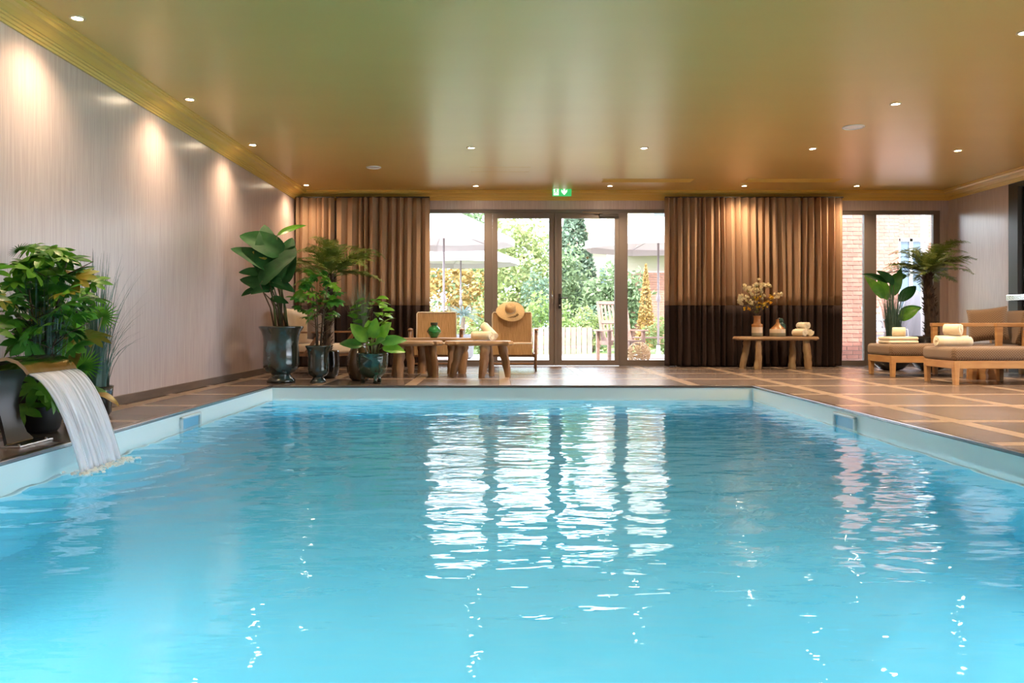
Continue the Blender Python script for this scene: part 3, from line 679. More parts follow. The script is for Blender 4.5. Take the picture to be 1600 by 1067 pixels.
shrub(t, .60, 1.12, .19, 44, random.Random(33), stems=5, sc=.95, meshes=me_b5, zpot=.26, xmin=-.06)
t = thing('potted_palm', 'small fan palm with one bronze curled leaf beside the spout', 'plant', (-2.86, 5.45, 0))
MB().lathe([(.08, 0), (.10, .03), (.11, .14), (.115, .17), (.10, .16), (.10, .13)], 24).obj('pot', m_blkpot, t, smooth=True)
MB().lathe([(.10, .14), (.003, .15)], 16, cap0=False).obj('soil', m_soil, t)
mf = fan_leaf().mesh('leaf', g_fresh, False)
for i, (dx, dy, z, ax, nz) in enumerate([(.17, -.28, .40, (.5, .1, .6), (.25, -1, .35)), (-.02, -.12, .64, (-.3, 0, .8), (-.1, -1, .6)), (-.08, .05, .60, (-.8, 0, .3), (0, -.8, .8)), (.1, .1, .72, (.6, 0, .6), (.2, -1, .3))]):
    X_ = Vector(ax).normalized(); Z_ = Vector(nz); Z_ = (Z_-X_*Z_.dot(X_)).normalized(); Y_ = Z_.cross(X_)
    link('leaf', mf, t, (dx, dy, z), Matrix((X_, Y_, Z_)).transposed().to_euler())
m = MB()
for (dx, dy, z) in [(.17, -.28, .40), (-.02, -.12, .64), (-.08, .05, .60), (.1, .1, .72)]: m.tube([(0, 0, .14), (dx*.4, dy*.4, z*.6), (dx, dy, z)], [.006, .005, .004], 6)
m.obj('stems', m_stem, t, smooth=True)
m = MB(); blade(m, (0, 0, 0), (.35, -.1, 1), (.3, -1, .3), .34, .20, 1.2, n=12, fold=.5, shape=1, cols=4); lf = m.obj('curled_leaf', g_gold, t, loc=(.02, -.32, .34), smooth=True); lf['label'] = 'golden bronze curled leaf'
m = MB(); blade(m, (0, 0, 0), (.9, -.1, .25), (0, 0, 1), .34, .15, .9, n=10, fold=.3, shape=1, cols=4); lf = m.obj('low_leaf', g_gold, t, loc=(.0, -.08, .19), smooth=True); lf['label'] = 'dark bronze drooping leaf'
t = thing('potted_grass', 'tall arching blue-green grass in a dark pot against the left wall', 'plant', (-2.93, 5.78, 0))
MB().lathe([(.09, 0), (.11, .03), (.12, .18), (.125, .22), (.11, .21), (.10, .18)], 28).obj('pot', m_blkpot, t, smooth=True)
MB().lathe([(.11, .18), (.003, .19)], 20, cap0=False).obj('soil', m_soil, t)
m = MB(); grass(m, 240, .09, .5, 1.08, .36, random.Random(6), .0085)
m.v = [(max(x, -.20), y, z) for x, y, z in m.v]
o = m.obj('grass_blades', g_grass, t, loc=(0, 0, .18)); o['kind'] = 'stuff'

# waterfall spout: blade that rises from a foot plate and curls over the pool
m_gold = mat('polished_gold_steel', (.50, .36, .19), rough=.12, metal=1, var=(.58, .46, .30), vscale=(3, 20, 3))
m_dsteel = mat('wet_dark_steel', (.05, .045, .045), rough=.3, metal=.6)  # lower blade: dark reflections put into the steel colour
t = thing('waterfall_spout', 'curved gold steel waterfall spout on the pool edge', 'waterfall spout', (-2.5, 4.47, 0))
pth = [(-.19, .012, .125), (-.215, .05, .10), (-.245, .14, .085), (-.265, .24, .10), (-.27, .33, .145), (-.25, .42, .19), (-.18, .478, .215), (-.12, .487, .23), (-.06, .468, .237), (-.02, .435, .24), (.0, .405, .24)]
def spout(i, j):   # i across, j along; closed cross-section
    x, z, w = pth[j]; a = pth[max(j-1, 0)]; b = pth[min(j+1, len(pth)-1)]
    d = Vector((b[0]-a[0], 0, b[1]-a[1])).normalized(); nrm = Vector((-d.z, 0, d.x)); th = .009
    ys = [-1, -.5, 0, .5, 1, 1, .5, 0, -.5, -1]; s = 1 if i < 5 else -1
    return Vector((x, ys[i]*w, z))+nrm*s*th
m = MB(); m.grid(spout, 10, len(pth), closed=True); k = 10*(len(pth)-1); m.f += [list(range(10))[::-1], list(range(k, k+10))]; m.mi += [0, 0]
for q in range(50): m.mi[q] = 1
m.obj('blade', [m_gold, m_dsteel], t, auto=True)
MB().box(-.30, -.09, -.16, .16, 0, .012).obj('foot_plate', m_steel, t, bevel=.003)
mm = MB()
for (a, b) in ((-.27, -.13), (-.27, .13), (-.115, -.13), (-.115, .13)): mm.lathe([(.009, .012), (.009, .02), (.001, .022)], 8, (a, b, 0))
mm.obj('bolts', m_chrome, t)
# falling sheet
def jet_mat():
    m = bpy.data.materials.new('falling_water'); m.use_nodes = True; n = m.node_tree.nodes; l = m.node_tree.links
    b = n['Principled BSDF']; out = n['Material Output']; b.inputs['Base Color'].default_value = (.97, .94, 1, 1); b.inputs['Roughness'].default_value = .12
    tc = n.new('ShaderNodeTexCoord'); mp = n.new('ShaderNodeMapping'); mp.inputs['Scale'].default_value = (3, 42, 1.2); l.new(tc.outputs['Object'], mp.inputs['Vector'])
    ns = n.new('ShaderNodeTexNoise'); ns.inputs['Scale'].default_value = 1; ns.inputs['Detail'].default_value = 3; l.new(mp.outputs[0], ns.inputs['Vector'])
    r = n.new('ShaderNodeValToRGB'); r.color_ramp.elements[0].position = .36; r.color_ramp.elements[0].color = (.38, .38, .38, 1); r.color_ramp.elements[1].position = .58; r.color_ramp.elements[1].color = (.92, .92, .92, 1)
    l.new(ns.outputs['Fac'], r.inputs['Fac'])
    tr = n.new('ShaderNodeBsdfTransparent'); tr.inputs[0].default_value = (.93, .95, .98, 1); tl = n.new('ShaderNodeBsdfTranslucent'); tl.inputs[0].default_value = (.9, .9, .95, 1)
    m1 = n.new('ShaderNodeMixShader'); m1.inputs[0].default_value = .3; l.new(b.outputs[0], m1.inputs[1]); l.new(tl.outputs[0], m1.inputs[2])
    m2 = n.new('ShaderNodeMixShader'); l.new(r.outputs[0], m2.inputs[0]); l.new(tr.outputs[0], m2.inputs[1]); l.new(m1.outputs[0], m2.inputs[2])
    l.new(m2.outputs[0], out.inputs['Surface']); return m
m_jet = jet_mat()
t = thing('falling_water', 'white sheet of water falling from the gold spout into the pool', 'water', (-2.5, 4.47, 0))
rg = random.Random(2); ph = [rg.uniform(0, 6.28) for _ in range(8)]
def sheet(i, j):
    u = i/60*2-1; f = j/28; rip = .006*sin(u*23+ph[0])+.004*sin(u*51+ph[1]+f*2)+.003*sin(u*88+ph[2])
    x = .002+.27*f+rip*(.2+f); z = .405-.07*f-(.405-.07-ZW-.01+.0)*f*f+.0
    return (x, u*(.237-.012*f), z)
m = MB().grid(sheet, 61, 29); m.obj('sheet', m_jet, t, smooth=True, solid=.008)
m = MB(); rg = random.Random(12)
for _ in range(260):
    a = rg.random(); p = Vector((.27+rg.gauss(0, .035)+.03, rg.uniform(-.26, .26), ZW+rg.random()*.012)); r = rg.uniform(.004, .014)
    m.lathe([(r*.6, -r*.4), (r, 0), (r*.7, r*.5), (.0005, r*.7)], 6, p)
o = m.obj('foam', mat('foam', (.85, .9, .92), rough=.4, transl=.3), t, smooth=True); o['kind'] = 'stuff'
# light floor card on the deck edge
# ------------------------------------------------------------------ wood and fabric materials
m_teak = mat('raw_teak', (.33, .19, .095), rough=.6, var=(.17, .085, .038), vscale=(10, 10, 3), bump=.7, bscale=(16, 16, 4), dist=.01)
m_teakl = mat('pale_log', (.42, .30, .17), rough=.6, var=(.26, .15, .075), vscale=(14, 14, 4), bump=.6, bscale=(24, 24, 6), dist=.006)
m_top = mat('teak_top', (.44, .28, .15), rough=.42, var=(.26, .15, .075), vscale=(3, 16, 16), bump=.4, bscale=(4, 22, 22), dist=.005)
m_loung = mat('lounger_teak', (.52, .30, .13), rough=.4, var=(.42, .22, .09), vscale=(5, 5, 22), bump=.1, bscale=(8, 8, 40), dist=.003)
m_chairw = mat('chair_wood', (.30, .16, .08), rough=.4, var=(.22, .11, .05), vscale=(5, 5, 22))
m_rattan = mat('woven_rattan', (.50, .31, .14), rough=.6, var=(.34, .19, .075), vscale=(90, 90, 6), bump=.6, bscale=(160, 160, 90), dist=.004)
m_cream_edge = mat('cream_piping', (.80, .72, .60), rough=.6)  # edge light on the chairs put in as cream tubes; also the hat band
m_cream = mat('cream_cushion', (.70, .58, .45), rough=.85, bump=.2, bscale=(180, 180, 180), dist=.002, sheen=.3, var=(.74, .62, .49), vscale=(20, 20, 20))
m_towel = mat('cream_towel', (.80, .71, .54), rough=.95, bump=.7, bscale=(260, 260, 260), dist=.003, var=(.84, .76, .60), vscale=(30, 30, 30), sheen=.4)
m_straw = mat('straw', (.66, .47, .25), rough=.7, var=(.56, .38, .18), vscale=(60, 60, 60), bump=.4, bscale=(150, 150, 150), dist=.003)

def quilt_mat():
    m = mat('quilted_brown_fabric', (.20, .125, .075), rough=.85, sheen=.3); n = m.node_tree.nodes; l = m.node_tree.links; b = n['Principled BSDF']
    tc = n.new('ShaderNodeTexCoord'); sx = n.new('ShaderNodeSeparateXYZ'); l.new(tc.outputs['Object'], sx.inputs[0])
    ad = n.new('ShaderNodeMath'); ad.operation = 'ADD'; l.new(sx.outputs['Y'], ad.inputs[0]); l.new(sx.outputs['Z'], ad.inputs[1])
    def sine(op):
        a = n.new('ShaderNodeMath'); a.operation = op; l.new(sx.outputs['X'], a.inputs[0]); l.new(ad.outputs[0], a.inputs[1])
        c = n.new('ShaderNodeMath'); c.operation = 'MULTIPLY'; c.inputs[1].default_value = 110; l.new(a.outputs[0], c.inputs[0])
        s = n.new('ShaderNodeMath'); s.operation = 'SINE'; l.new(c.outputs[0], s.inputs[0])
        q = n.new('ShaderNodeMath'); q.operation = 'ABSOLUTE'; l.new(s.outputs[0], q.inputs[0]); return q
    p = n.new('ShaderNodeMath'); p.operation = 'MULTIPLY'; l.new(sine('ADD').outputs[0], p.inputs[0]); l.new(sine('SUBTRACT').outputs[0], p.inputs[1])
    r = n.new('ShaderNodeValToRGB'); r.color_ramp.elements[0].color = (.115, .068, .04, 1); r.color_ramp.elements[1].color = (.25, .16, .095, 1); l.new(p.outputs[0], r.inputs['Fac']); l.new(r.outputs[0], b.inputs['Base Color'])
    bp = n.new('ShaderNodeBump'); bp.inputs['Strength'].default_value = .5; bp.inputs['Distance'].default_value = .004; l.new(p.outputs[0], bp.inputs['Height']); l.new(bp.outputs[0], b.inputs['Normal'])
    return m
m_quilt = quilt_mat()

def pillow(W_, H_, D_, nx=14, ny=12, pinch=.06):
    """soft cushion in xz plane, thickness along y"""
    m = MB()
    def P(s):
        def f(i, j):
            u = i/(nx-1)*2-1; v = j/(ny-1)*2-1; th = (max(0, 1-u**4)*max(0, 1-v**4))**.42
            k = 1-pinch*(1-abs(v)**2)*abs(u)**3; k2 = 1-pinch*(1-abs(u)**2)*abs(v)**3
            return (u*W_/2*k, s*th*D_/2, v*H_/2*k2)
        return f
    m.grid(P(-1), nx, ny); m.grid(lambda i, j: P(1)(nx-1-i, j), nx, ny); return m
def slab_cushion(x0, x1, y0, y1, z0, z1, e=.035, name='cushion', mt=None, parent=None, loc=(0, 0, 0), rot=(0, 0, 0)):
    m = MB().box(x0, x1, y0, y1, z0, z1); o = m.obj(name, mt, parent, loc=loc, rot=rot, bevel=e, seg=4, auto=False)
    for p in o.data.polygons: p.use_smooth = True
    return o
def gnarly_leg(name, pts, rad, mt, parent, seed, n=14):
    rg = random.Random(seed); m = MB(); k = 9; P = []; Rr = []
    for i in range(k+1):
        f = i/k*(len(pts)-1); a = min(int(f), len(pts)-2); g = f-a; p = Vector(pts[a]).lerp(Vector(pts[a+1]), g); r = rad[a]*(1-g)+rad[a+1]*g
        P.append(p+Vector((rg.uniform(-1, 1), rg.uniform(-1, 1), 0))*r*.10*(0 < i < k)); Rr.append(r*(1+rg.uniform(-.1, .1)))
    m.tube(P, Rr, n); ph = [rg.uniform(0, 6) for _ in range(4)]
    vs = []
    for idx, v in enumerate(m.v):
        i, j = divmod(idx, n); c = P[i]; a = 2*pi*j/n; s = 1+.12*sin(2*a+ph[0]+i*.25)+.07*sin(3*a+ph[1]-i*.3)+.04*sin(5*a+ph[2]+i*.5)
        q = Vector(c)+(Vector(v)-Vector(c))*s
        if i == 0: q.z = P[0].z
        if i == k: q.z = P[k].z
        vs.append(tuple(q))
    m.v = vs; return m.obj(name, mt, parent, smooth=False, auto=True)
def live_slab(name, L, D, z0, z1, parent, mt, seed, x=0, y=0, wob=.035, holes=False):
    rg = random.Random(seed); n = 44; ph = [rg.uniform(0, 6.28) for _ in range(6)]; m = MB(); rings = [(z0, .93), (z0+(z1-z0)*.35, 1.0), (z1-.008, .985), (z1, .965)]
    for zz, s in rings:
        for j in range(n):
            a = 2*pi*j/n; ca, sa = cos(a), sin(a); e = .28
            px = L/2*abs(ca)**e*(1 if ca >= 0 else -1); py = D/2*abs(sa)**e*(1 if sa >= 0 else -1)
            w = wob*(sin(3*a+ph[0])*.5+sin(5*a+ph[1])*.35+sin(9*a+ph[2])*.25+.2*sin(15*a+ph[3]+zz*40))
            m.v.append((x+px*s+w*ca, y+py*s+w*sa, zz+(.006*sin(7*a+ph[4]) if zz == z0 else 0)))
    k = len(rings)
    for i in range(k-1):
        for j in range(n): m.f.append([i*n+j, i*n+(j+1) % n, (i+1)*n+(j+1) % n, (i+1)*n+j]); m.mi.append(0)
    m.f += [list(range(n))[::-1], list(range((k-1)*n, k*n))]; m.mi += [0, 0]
    return m.obj(name, mt, parent, auto=True)

# low live-edge tables
def low_table(lab, x, y, L, D, h, legs, seed, th=.055):
    t = thing('live_edge_table', lab, 'table', (x, y, 0), 0, 'low live-edge teak tables')
    live_slab('tabletop', L, D, h-th, h, t, m_top, seed)
    for i, (px, py, bx, by, r0, r1) in enumerate(legs):
        gnarly_leg('leg', [(bx, by, 0), ((px+bx)/2+.01, (py+by)/2, h*.5), (px, py, h-th+.004)], [r0, (r0+r1)/2*1.02, r1], m_teak, t, seed*10+i)
    return t
# pixel frames: 126 px/m near y=9.9, 118 px/m near y=10.5
low_table('low live-edge teak table nearest the footed bowl, nothing on its top', -1.02, 10.02, .60, .42, .45,
          [(-.22, -.12, -.21, -.14, .050, .072), (-.26, .12, -.31, .10, .04, .055), (.12, .10, .16, .12, .045, .05), (.19, -.10, .235, -.12, .042, .045)], 3)
low_table('low live-edge teak table holding the two rolled towels', -.23, 10.0, .82, .44, .45,
          [(-.26, -.03, -.345, -.08, .030, .058), (.06, -.14, .02, -.17, .042, .058), (.10, .14, .14, .16, .038, .04), (.27, -.08, .345, -.10, .035, .055)], 5)
low_table('low live-edge teak table behind the other two, holding the green vase', -.83, 10.68, 1.06, .36, .475,
          [(-.38, .0, -.34, -.05, .045, .055), (-.22, .08, -.20, .04, .055, .05), (.22, -.02, .20, -.04, .06, .075), (.36, .0, .34, -.03, .06, .07)], 8)
# green glass vase
m_gglass = mat('green_glazed_glass', (.01, .24, .05), rough=.06, var=(.004, .07, .02), vscale=(9, 9, 22), coat=.6, spec=.8)
t = thing('vase', 'small green glass vase with angular belly on the low table', 'vase', (-.862, 10.64, .475))
MB().lathe([(.045, 0), (.05, .012), (.062, .03), (.092, .075), (.096, .09), (.072, .135), (.046, .162), (.044, .172)], 28).obj('body', m_gglass, t, smooth=True)
MB().lathe([(.044, .170), (.048, .178), (.048, .20), (.050, .206), (.040, .206), (.038, .17)], 28, cap0=False).obj('neck', mat('dark_vase_neck', (.03, .04, .03), rough=.2), t, smooth=True)

# rolled towels
def towel_roll_mesh(Rr, L, turns=3.2):
    m = MB(); n = 70; th = Rr/(turns+.35)
    def P(i, j):
        a = i/(n-1)*turns*2*pi; r = .006+(Rr-.006)*(i/(n-1)); y = (j/6-.5)*L*(1+.03*sin(i*.35))
        return (r*cos(a), y, r*sin(a)*.96)
    m.grid(P, n, 7); return m
def towel(parent, loc, rot, Rr=.05, L=.24, nm='towel_roll'):
    return towel_roll_mesh(Rr, L).obj(nm, m_towel, parent, loc=loc, rot=rot, smooth=True, solid=Rr*.26)
def towel_thing(lab, loc, rot, Rr, L, group):
    o = towel_roll_mesh(Rr, L).obj('rolled_towel', m_towel, None, loc=loc, rot=rot, smooth=True, solid=Rr*.26)
    return tag(o, lab, 'towel', group)
RS = .062
towel_thing('rolled cream towel lying lowest on the low teak table, spiral end showing', (-.20, 9.94, .45+RS*1.10), (0, R(20), R(-122)), RS, .27, 'rolled towels on the low table')
towel_thing('rolled cream towel propped up behind the first one on the low teak table', (-.115, 10.11, .45+RS*1.1+.055), Vector((.5, -.55, -.50)).to_track_quat('Y', 'Z').to_euler(), RS*.92, .25, 'rolled towels on the low table')

# ------------------------------------------------------------------ woven armchairs by the garden door
def rattan_chair(lab, x, y, rz):
    t = thing('woven_armchair', lab, 'armchair', (x, y, 0), rz, 'woven armchairs by the garden door')
    # front faces -y (towards the pool)
    tilt = R(-16)
    back = MB().box(-.29, .29, -.022, .022, 0, .46); back.obj('backrest', m_rattan, t, loc=(0, .26, .38), rot=(tilt, 0, 0), bevel=.012)
    loop = [(-.29, 0, 0), (-.29, 0, .44), (-.275, 0, .465), (.275, 0, .465), (.29, 0, .44), (.29, 0, 0)]
    MB().tube([(a, -.02, c) for a, b, c in loop], .010, 6).obj('piping', m_cream_edge, t, loc=(0, .26, .38), rot=(tilt, 0, 0), smooth=True)
    MB().box(-.31, .31, -.32, .26, 0, .05).obj('seat', m_rattan, t, loc=(0, 0, .335), rot=(R(-4), 0, 0), bevel=.014)
    MB().box(-.31, .31, -.345, -.322, -.11, .045).obj('front_apron', m_rattan, t, loc=(0, 0, .335), bevel=.008)
    MB().tube([(-.31, -.335, .39), (.31, -.335, .39)], .012, 6).obj('seat_piping', m_cream_edge, t)
    f = MB(); f.box(-.345, .345, -.30, -.265, .195, .235); f.box(-.345, .345, .24, .275, .195, .235)
    f.obj('stretcher', m_chairw, t, bevel=.006)
    f = MB(); f.box(-.33, .33, -.28, -.255, .09, .115); f.obj('foot_rail', m_chairw, t, bevel=.004)
    for s in (-1, 1):
        gn = MB().tube([(s*.36, -.33, 0), (s*.365, -.30, .56)], [.014, .020], 8); gn.obj('leg', m_chairw, t, smooth=True)
        MB().tube([(s*.34, .40, 0), (s*.35, .28, .35), (s*.355, .20, .58)], [.014, .018, .016], 8).obj('leg', m_chairw, t, smooth=True)
        MB().tube([(s*.365, -.36, .575), (s*.37, -.1, .59), (s*.36, .24, .585)], [.030, .028, .022], 8, flat=.42).obj('armrest', m_chairw, t, smooth=True)
        MB().box(s*.335-.014, s*.335+.014, -.30, .28, .19, .24).obj('side_rail', m_chairw, t, bevel=.005)
    return t
rattan_chair('woven tan armchair behind the green vase, empty', -.90, 11.50, R(4))
rattan_chair('woven tan armchair with the straw hat hung on its back', .18, 11.50, R(-3))
# straw hat
t = thing('straw_hat', 'wide-brimmed straw sun hat with dark script, hung on an armchair back', 'hat', (.175, 11.80, .865), (R(47), 0, R(2)))
def hatp(i, j):
    a = 2*pi*i/40; rs = [.075, .09, .13, .17, .205, .212]; r = rs[j]; z = [0, .0, -.004, -.012, -.026, -.030][j]+.010*sin(2*a)*(r/.2)**2
    return (r*cos(a), r*sin(a)*.95, z)
MB().grid(hatp, 40, 6, closed=True).obj('brim', m_straw, t, smooth=True, solid=.005)
MB().lathe([(.078, 0), (.078, .05), (.074, .085), (.060, .102), (.035, .104), (.02, .098), (.001, .096)], 32, cap0=False).obj('crown', m_straw, t, smooth=True, solid=.004)
MB().lathe([(.080, .002), (.080, .022), (.0795, .024)], 32, cap0=False).obj('band', m_cream_edge, t, smooth=True)
def text_arc(txt, Rr, size, a0, a1, zf, mt, parent, shear=.3, name='lettering'):
    mb = MB(); n = len(txt)
    ws = [.55 if c in 'ilI ' else .8 if c == 'a' else 1.0 for c in txt]; tot = sum(ws); acc = 0
    for c, w in zip(txt, ws):
        f = (acc+w/2)/tot; acc += w
        if c == ' ': continue
        cu = bpy.data.curves.new('t', 'FONT'); cu.body = c; cu.size = size; cu.extrude = .0012; cu.shear = shear; cu.align_x = 'CENTER'; cu.offset = .0004
        ob = bpy.data.objects.new('t', cu); COL.objects.link(ob); bpy.context.view_layer.update()
        me = bpy.data.meshes.new_from_object(ob.evaluated_get(bpy.context.evaluated_depsgraph_get()))
        a = a0+(a1-a0)*f; M_ = T(Rr*cos(a), Rr*sin(a), zf) @ Rz(a+pi/2)
        mb.add([M_ @ v.co for v in me.vertices], [tuple(p.vertices) for p in me.polygons])
        bpy.data.objects.remove(ob); bpy.data.curves.remove(cu); bpy.data.meshes.remove(me)
    return mb.obj(name, mt, parent)
text_arc('Villa Donnadel', .152, .058, R(215), R(325), -.004, mat('dark_thread', (.10, .06, .02), rough=.8), t)

# cushioned armchair in the corner
t = thing('cushioned_armchair', 'wooden armchair with cream seat and brown cushions, behind the urns', 'armchair', (-2.42, 10.75, 0), R(62))
for s in (-1, 1):
    MB().box(s*.35-.02, s*.35+.02, -.02, .02, 0, .40, T(0, -.34, 0) @ Rx(R(18))).obj('leg', m_chairw, t, bevel=.005)
    MB().box(s*.35-.02, s*.35+.02, -.02, .02, 0, .55, T(0, .42, 0) @ Rx(R(22))).obj('leg', m_chairw, t, bevel=.005)
    MB().box(s*.36-.028, s*.36+.028, -.40, .30, .54, .565).obj('armrest', m_chairw, t, bevel=.006)
    MB().box(s*.35-.018, s*.35+.018, -.02, .02, 0, .36, T(0, -.06, .26) @ Rx(R(42))).obj('arm_brace', m_chairw, t, bevel=.004)
MB().box(-.36, .36, -.36, .32, .235, .275).obj('seat_frame', m_chairw, t, bevel=.006)
slab_cushion(-.33, .33, -.40, .26, .275, .40, .04, 'seat_cushion', m_cream, t)
MB().box(-.34, .34, -.02, .02, 0, .55, T(0, .30, .28) @ Rx(R(-16))).obj('back_frame', m_chairw, t, bevel=.006)
pillow(.62, .52, .16).obj('back_cushion', m_cream, t, loc=(0, .26, .62), rot=(R(-14), 0, 0), smooth=True)
m_brn = mat('taupe_cushion', (.17, .11, .08), rough=.85, sheen=.3)
o = pillow(.44, .42, .14).obj('throw_cushion', m_brn, None, loc=(-2.35, 10.52, .62), rot=(R(-18), R(12), R(48)), smooth=True); tag(o, 'taupe square throw cushion on the corner armchair', 'cushion')
# ------------------------------------------------------------------ flower bench on the right
t = thing('log_bench', 'rustic slab bench on log legs in front of the wide curtain', 'bench', (4.07, 11.72, 0))
live_slab('seat_slab', 1.20, .38, .425, .475, t, m_top, 21, wob=.018)
for i, (px, py, bx, by) in enumerate([(-.38, .09, -.44, .12), (-.28, -.12, -.30, -.14), (.30, .10, .30, .12), (.42, -.08, .46, -.10)]):
    gnarly_leg('leg', [(bx, by, 0), ((px+bx)/2, (py+by)/2, .2), (px, py, .43)], [.048, .05, .046], m_teakl, t, 200+i)
m_tan = mat('caramel_glaze', (.42, .20, .07), rough=.2, var=(.32, .14, .05), vscale=(8, 8, 8), coat=.5); m_crm = mat('cream_glaze', (.68, .55, .42), rough=.3); m_gry = mat('grey_green_glaze', (.27, .26, .20), rough=.3)
def banded(t, bands, nm):
    for i, (prof_, mt, name) in enumerate(bands): MB().lathe(prof_, 32, cap0=(i == 0)).obj(name, mt, t, smooth=True)
t = thing('vase', 'tall banded stoneware vase holding the flowering branches', 'vase', (3.80, 11.70, .475))
banded(t, [([(.066, 0), (.078, .008), (.080, .03), (.080, .055)], m_gry, 'base_band'), ([(.080, .055), (.080, .14)], m_crm, 'middle_band'),
           ([(.080, .14), (.084, .150), (.080, .16), (.084, .17), (.078, .182), (.062, .187), (.052, .20), (.050, .25), (.055, .30), (.062, .305), (.056, .305), (.050, .29)], m_tan, 'neck')], 'v')
t = thing('vase', 'bottle-shaped caramel and grey vase with narrow neck in the middle of the bench', 'vase', (4.085, 11.66, .475))
banded(t, [([(.10, 0), (.112, .006), (.113, .055)], m_gry, 'base_band'), ([(.113, .055), (.113, .105), (.110, .112)], m_crm, 'middle_band'),
           ([(.110, .112), (.09, .128), (.055, .160), (.030, .19), (.022, .215), (.022, .245), (.026, .25), (.018, .25), (.016, .235)], m_tan, 'neck')], 'v')
m_jug = mat('dark_teal_glass', (.015, .05, .05), rough=.08, var=(.03, .09, .08), vscale=(8, 8, 8), coat=.6)
t = thing('bottle', 'dark teal bottle with ring stopper behind the caramel vase', 'bottle', (4.20, 11.83, .475))
MB().lathe([(.060, 0), (.068, .01), (.070, .12), (.066, .17), (.045, .195), (.030, .205), (.030, .225), (.040, .228), (.040, .236), (.02, .237)], 28).obj('body', m_jug, t, smooth=True)
MB().lathe([(.022, .236), (.028, .245), (.026, .262), (.010, .27), (.001, .27)], 16).obj('stopper', m_jug, t, smooth=True)
MB().tube([(-.04+.0, 0, .215), (-.055, 0, .235), (-.05, 0, .265), (-.02, 0, .272)], .006, 6).obj('handle', m_chrome, t, smooth=True)
# branches with blossom
t = thing('flower_arrangement', 'branches of cream and yellow blossom standing in the tall banded vase', 'flowers', (3.80, 11.70, .76))
f_cream = mat('cream_blossom', (.86, .78, .56), rough=.7, transl=.2); f_yel = mat('yellow_blossom', (.80, .50, .05), rough=.7, transl=.2); f_leaf = gmat('sage_leaf', (.18, .22, .05), (.30, .30, .08), .25)
def blossom():
    m = MB()
    for k in range(6):
        a = k*pi/3; blade(m, (0, 0, 0), (cos(a), sin(a), .55), (0, 0, 1), .022, .018, -.5, n=3, fold=.2, shape=3, cols=2)
    for k in range(5):
        a = k*1.25+.5; blade(m, (0, 0, .004), (cos(a), sin(a), 1.4), (0, 0, 1), .016, .014, -.5, n=3, fold=.2, shape=3, cols=2)
    return m
me_bl = blossom().mesh('blossom', f_cream, True); me_by = blossom().mesh('blossom', f_yel, True)
mlf = MB(); blade(mlf, (0, 0, 0), (1, 0, .2), (0, 0, 1), .055, .02, .5, n=4, fold=.2, shape=0, cols=2); me_lf = mlf.mesh('leaf', f_leaf, True)
rg = random.Random(41); tips = [(-.26, .30), (-.20, .44), (-.12, .40), (-.02, .50), (.02, .40), (.10, .45), (.17, .48), (.12, .33), (.30, .32), (.24, .22), (-.24, .24), (-.14, .12), (.0, .3), (-.06, .22), (.16, .18), (.06, .2), (-.13, .27), (.2, .3)]
sm = MB()
for i, (tx, tz) in enumerate(tips):
    ty = rg.uniform(-.10, .12); e = Vector((tx, ty, tz*1.0)); c = Vector((tx*.25, ty*.3, tz*.5)); st = [Vector((0, 0, -.12)), Vector((tx*.05, 0, 0)), c, e]; sm.tube(st, [.004, .0035, .003, .002], 5)
    yel = i >= 10 and i % 3 != 1 or i == 9
    for k in range(9 if not yel else 7):
        p = e+Vector((rg.gauss(0, .022), rg.gauss(0, .022), rg.gauss(0, .020)))-(e-c).normalized()*.05*rg.random()
        s = rg.uniform(1.5, 2.2)*(.75 if yel else 1); link('blossom', me_by if yel else me_bl, t, p, (rg.uniform(-1.2, 1.2), rg.uniform(-1.2, 1.2), rg.uniform(0, 6)), scale=(s, s, s))
    for k in range(4):
        p = c.lerp(e, rg.uniform(-.5, .8)); a = rg.uniform(0, 6.28); link('leaf', me_lf, t, p, orient((cos(a), sin(a)*.5, rg.uniform(0, .9))).to_euler())
sm.obj('stems', m_bstem, t)
gB = 'rolled towels on the log bench'; rr = .055
towel_thing('rolled cream towel at the front of the pile on the log bench, end outwards', (4.40, 11.64, .475+rr*1.12), (0, 0, R(28)), rr, .20, gB)
towel_thing('rolled cream towel on the right of the pile on the log bench', (4.56, 11.71, .475+rr*1.12), (0, R(50), R(-8)), rr*.92, .20, gB)
towel_thing('rolled cream towel on top of the pile on the log bench', (4.475, 11.70, .475+rr*2.95), (0, R(20), R(12)), rr, .20, gB)

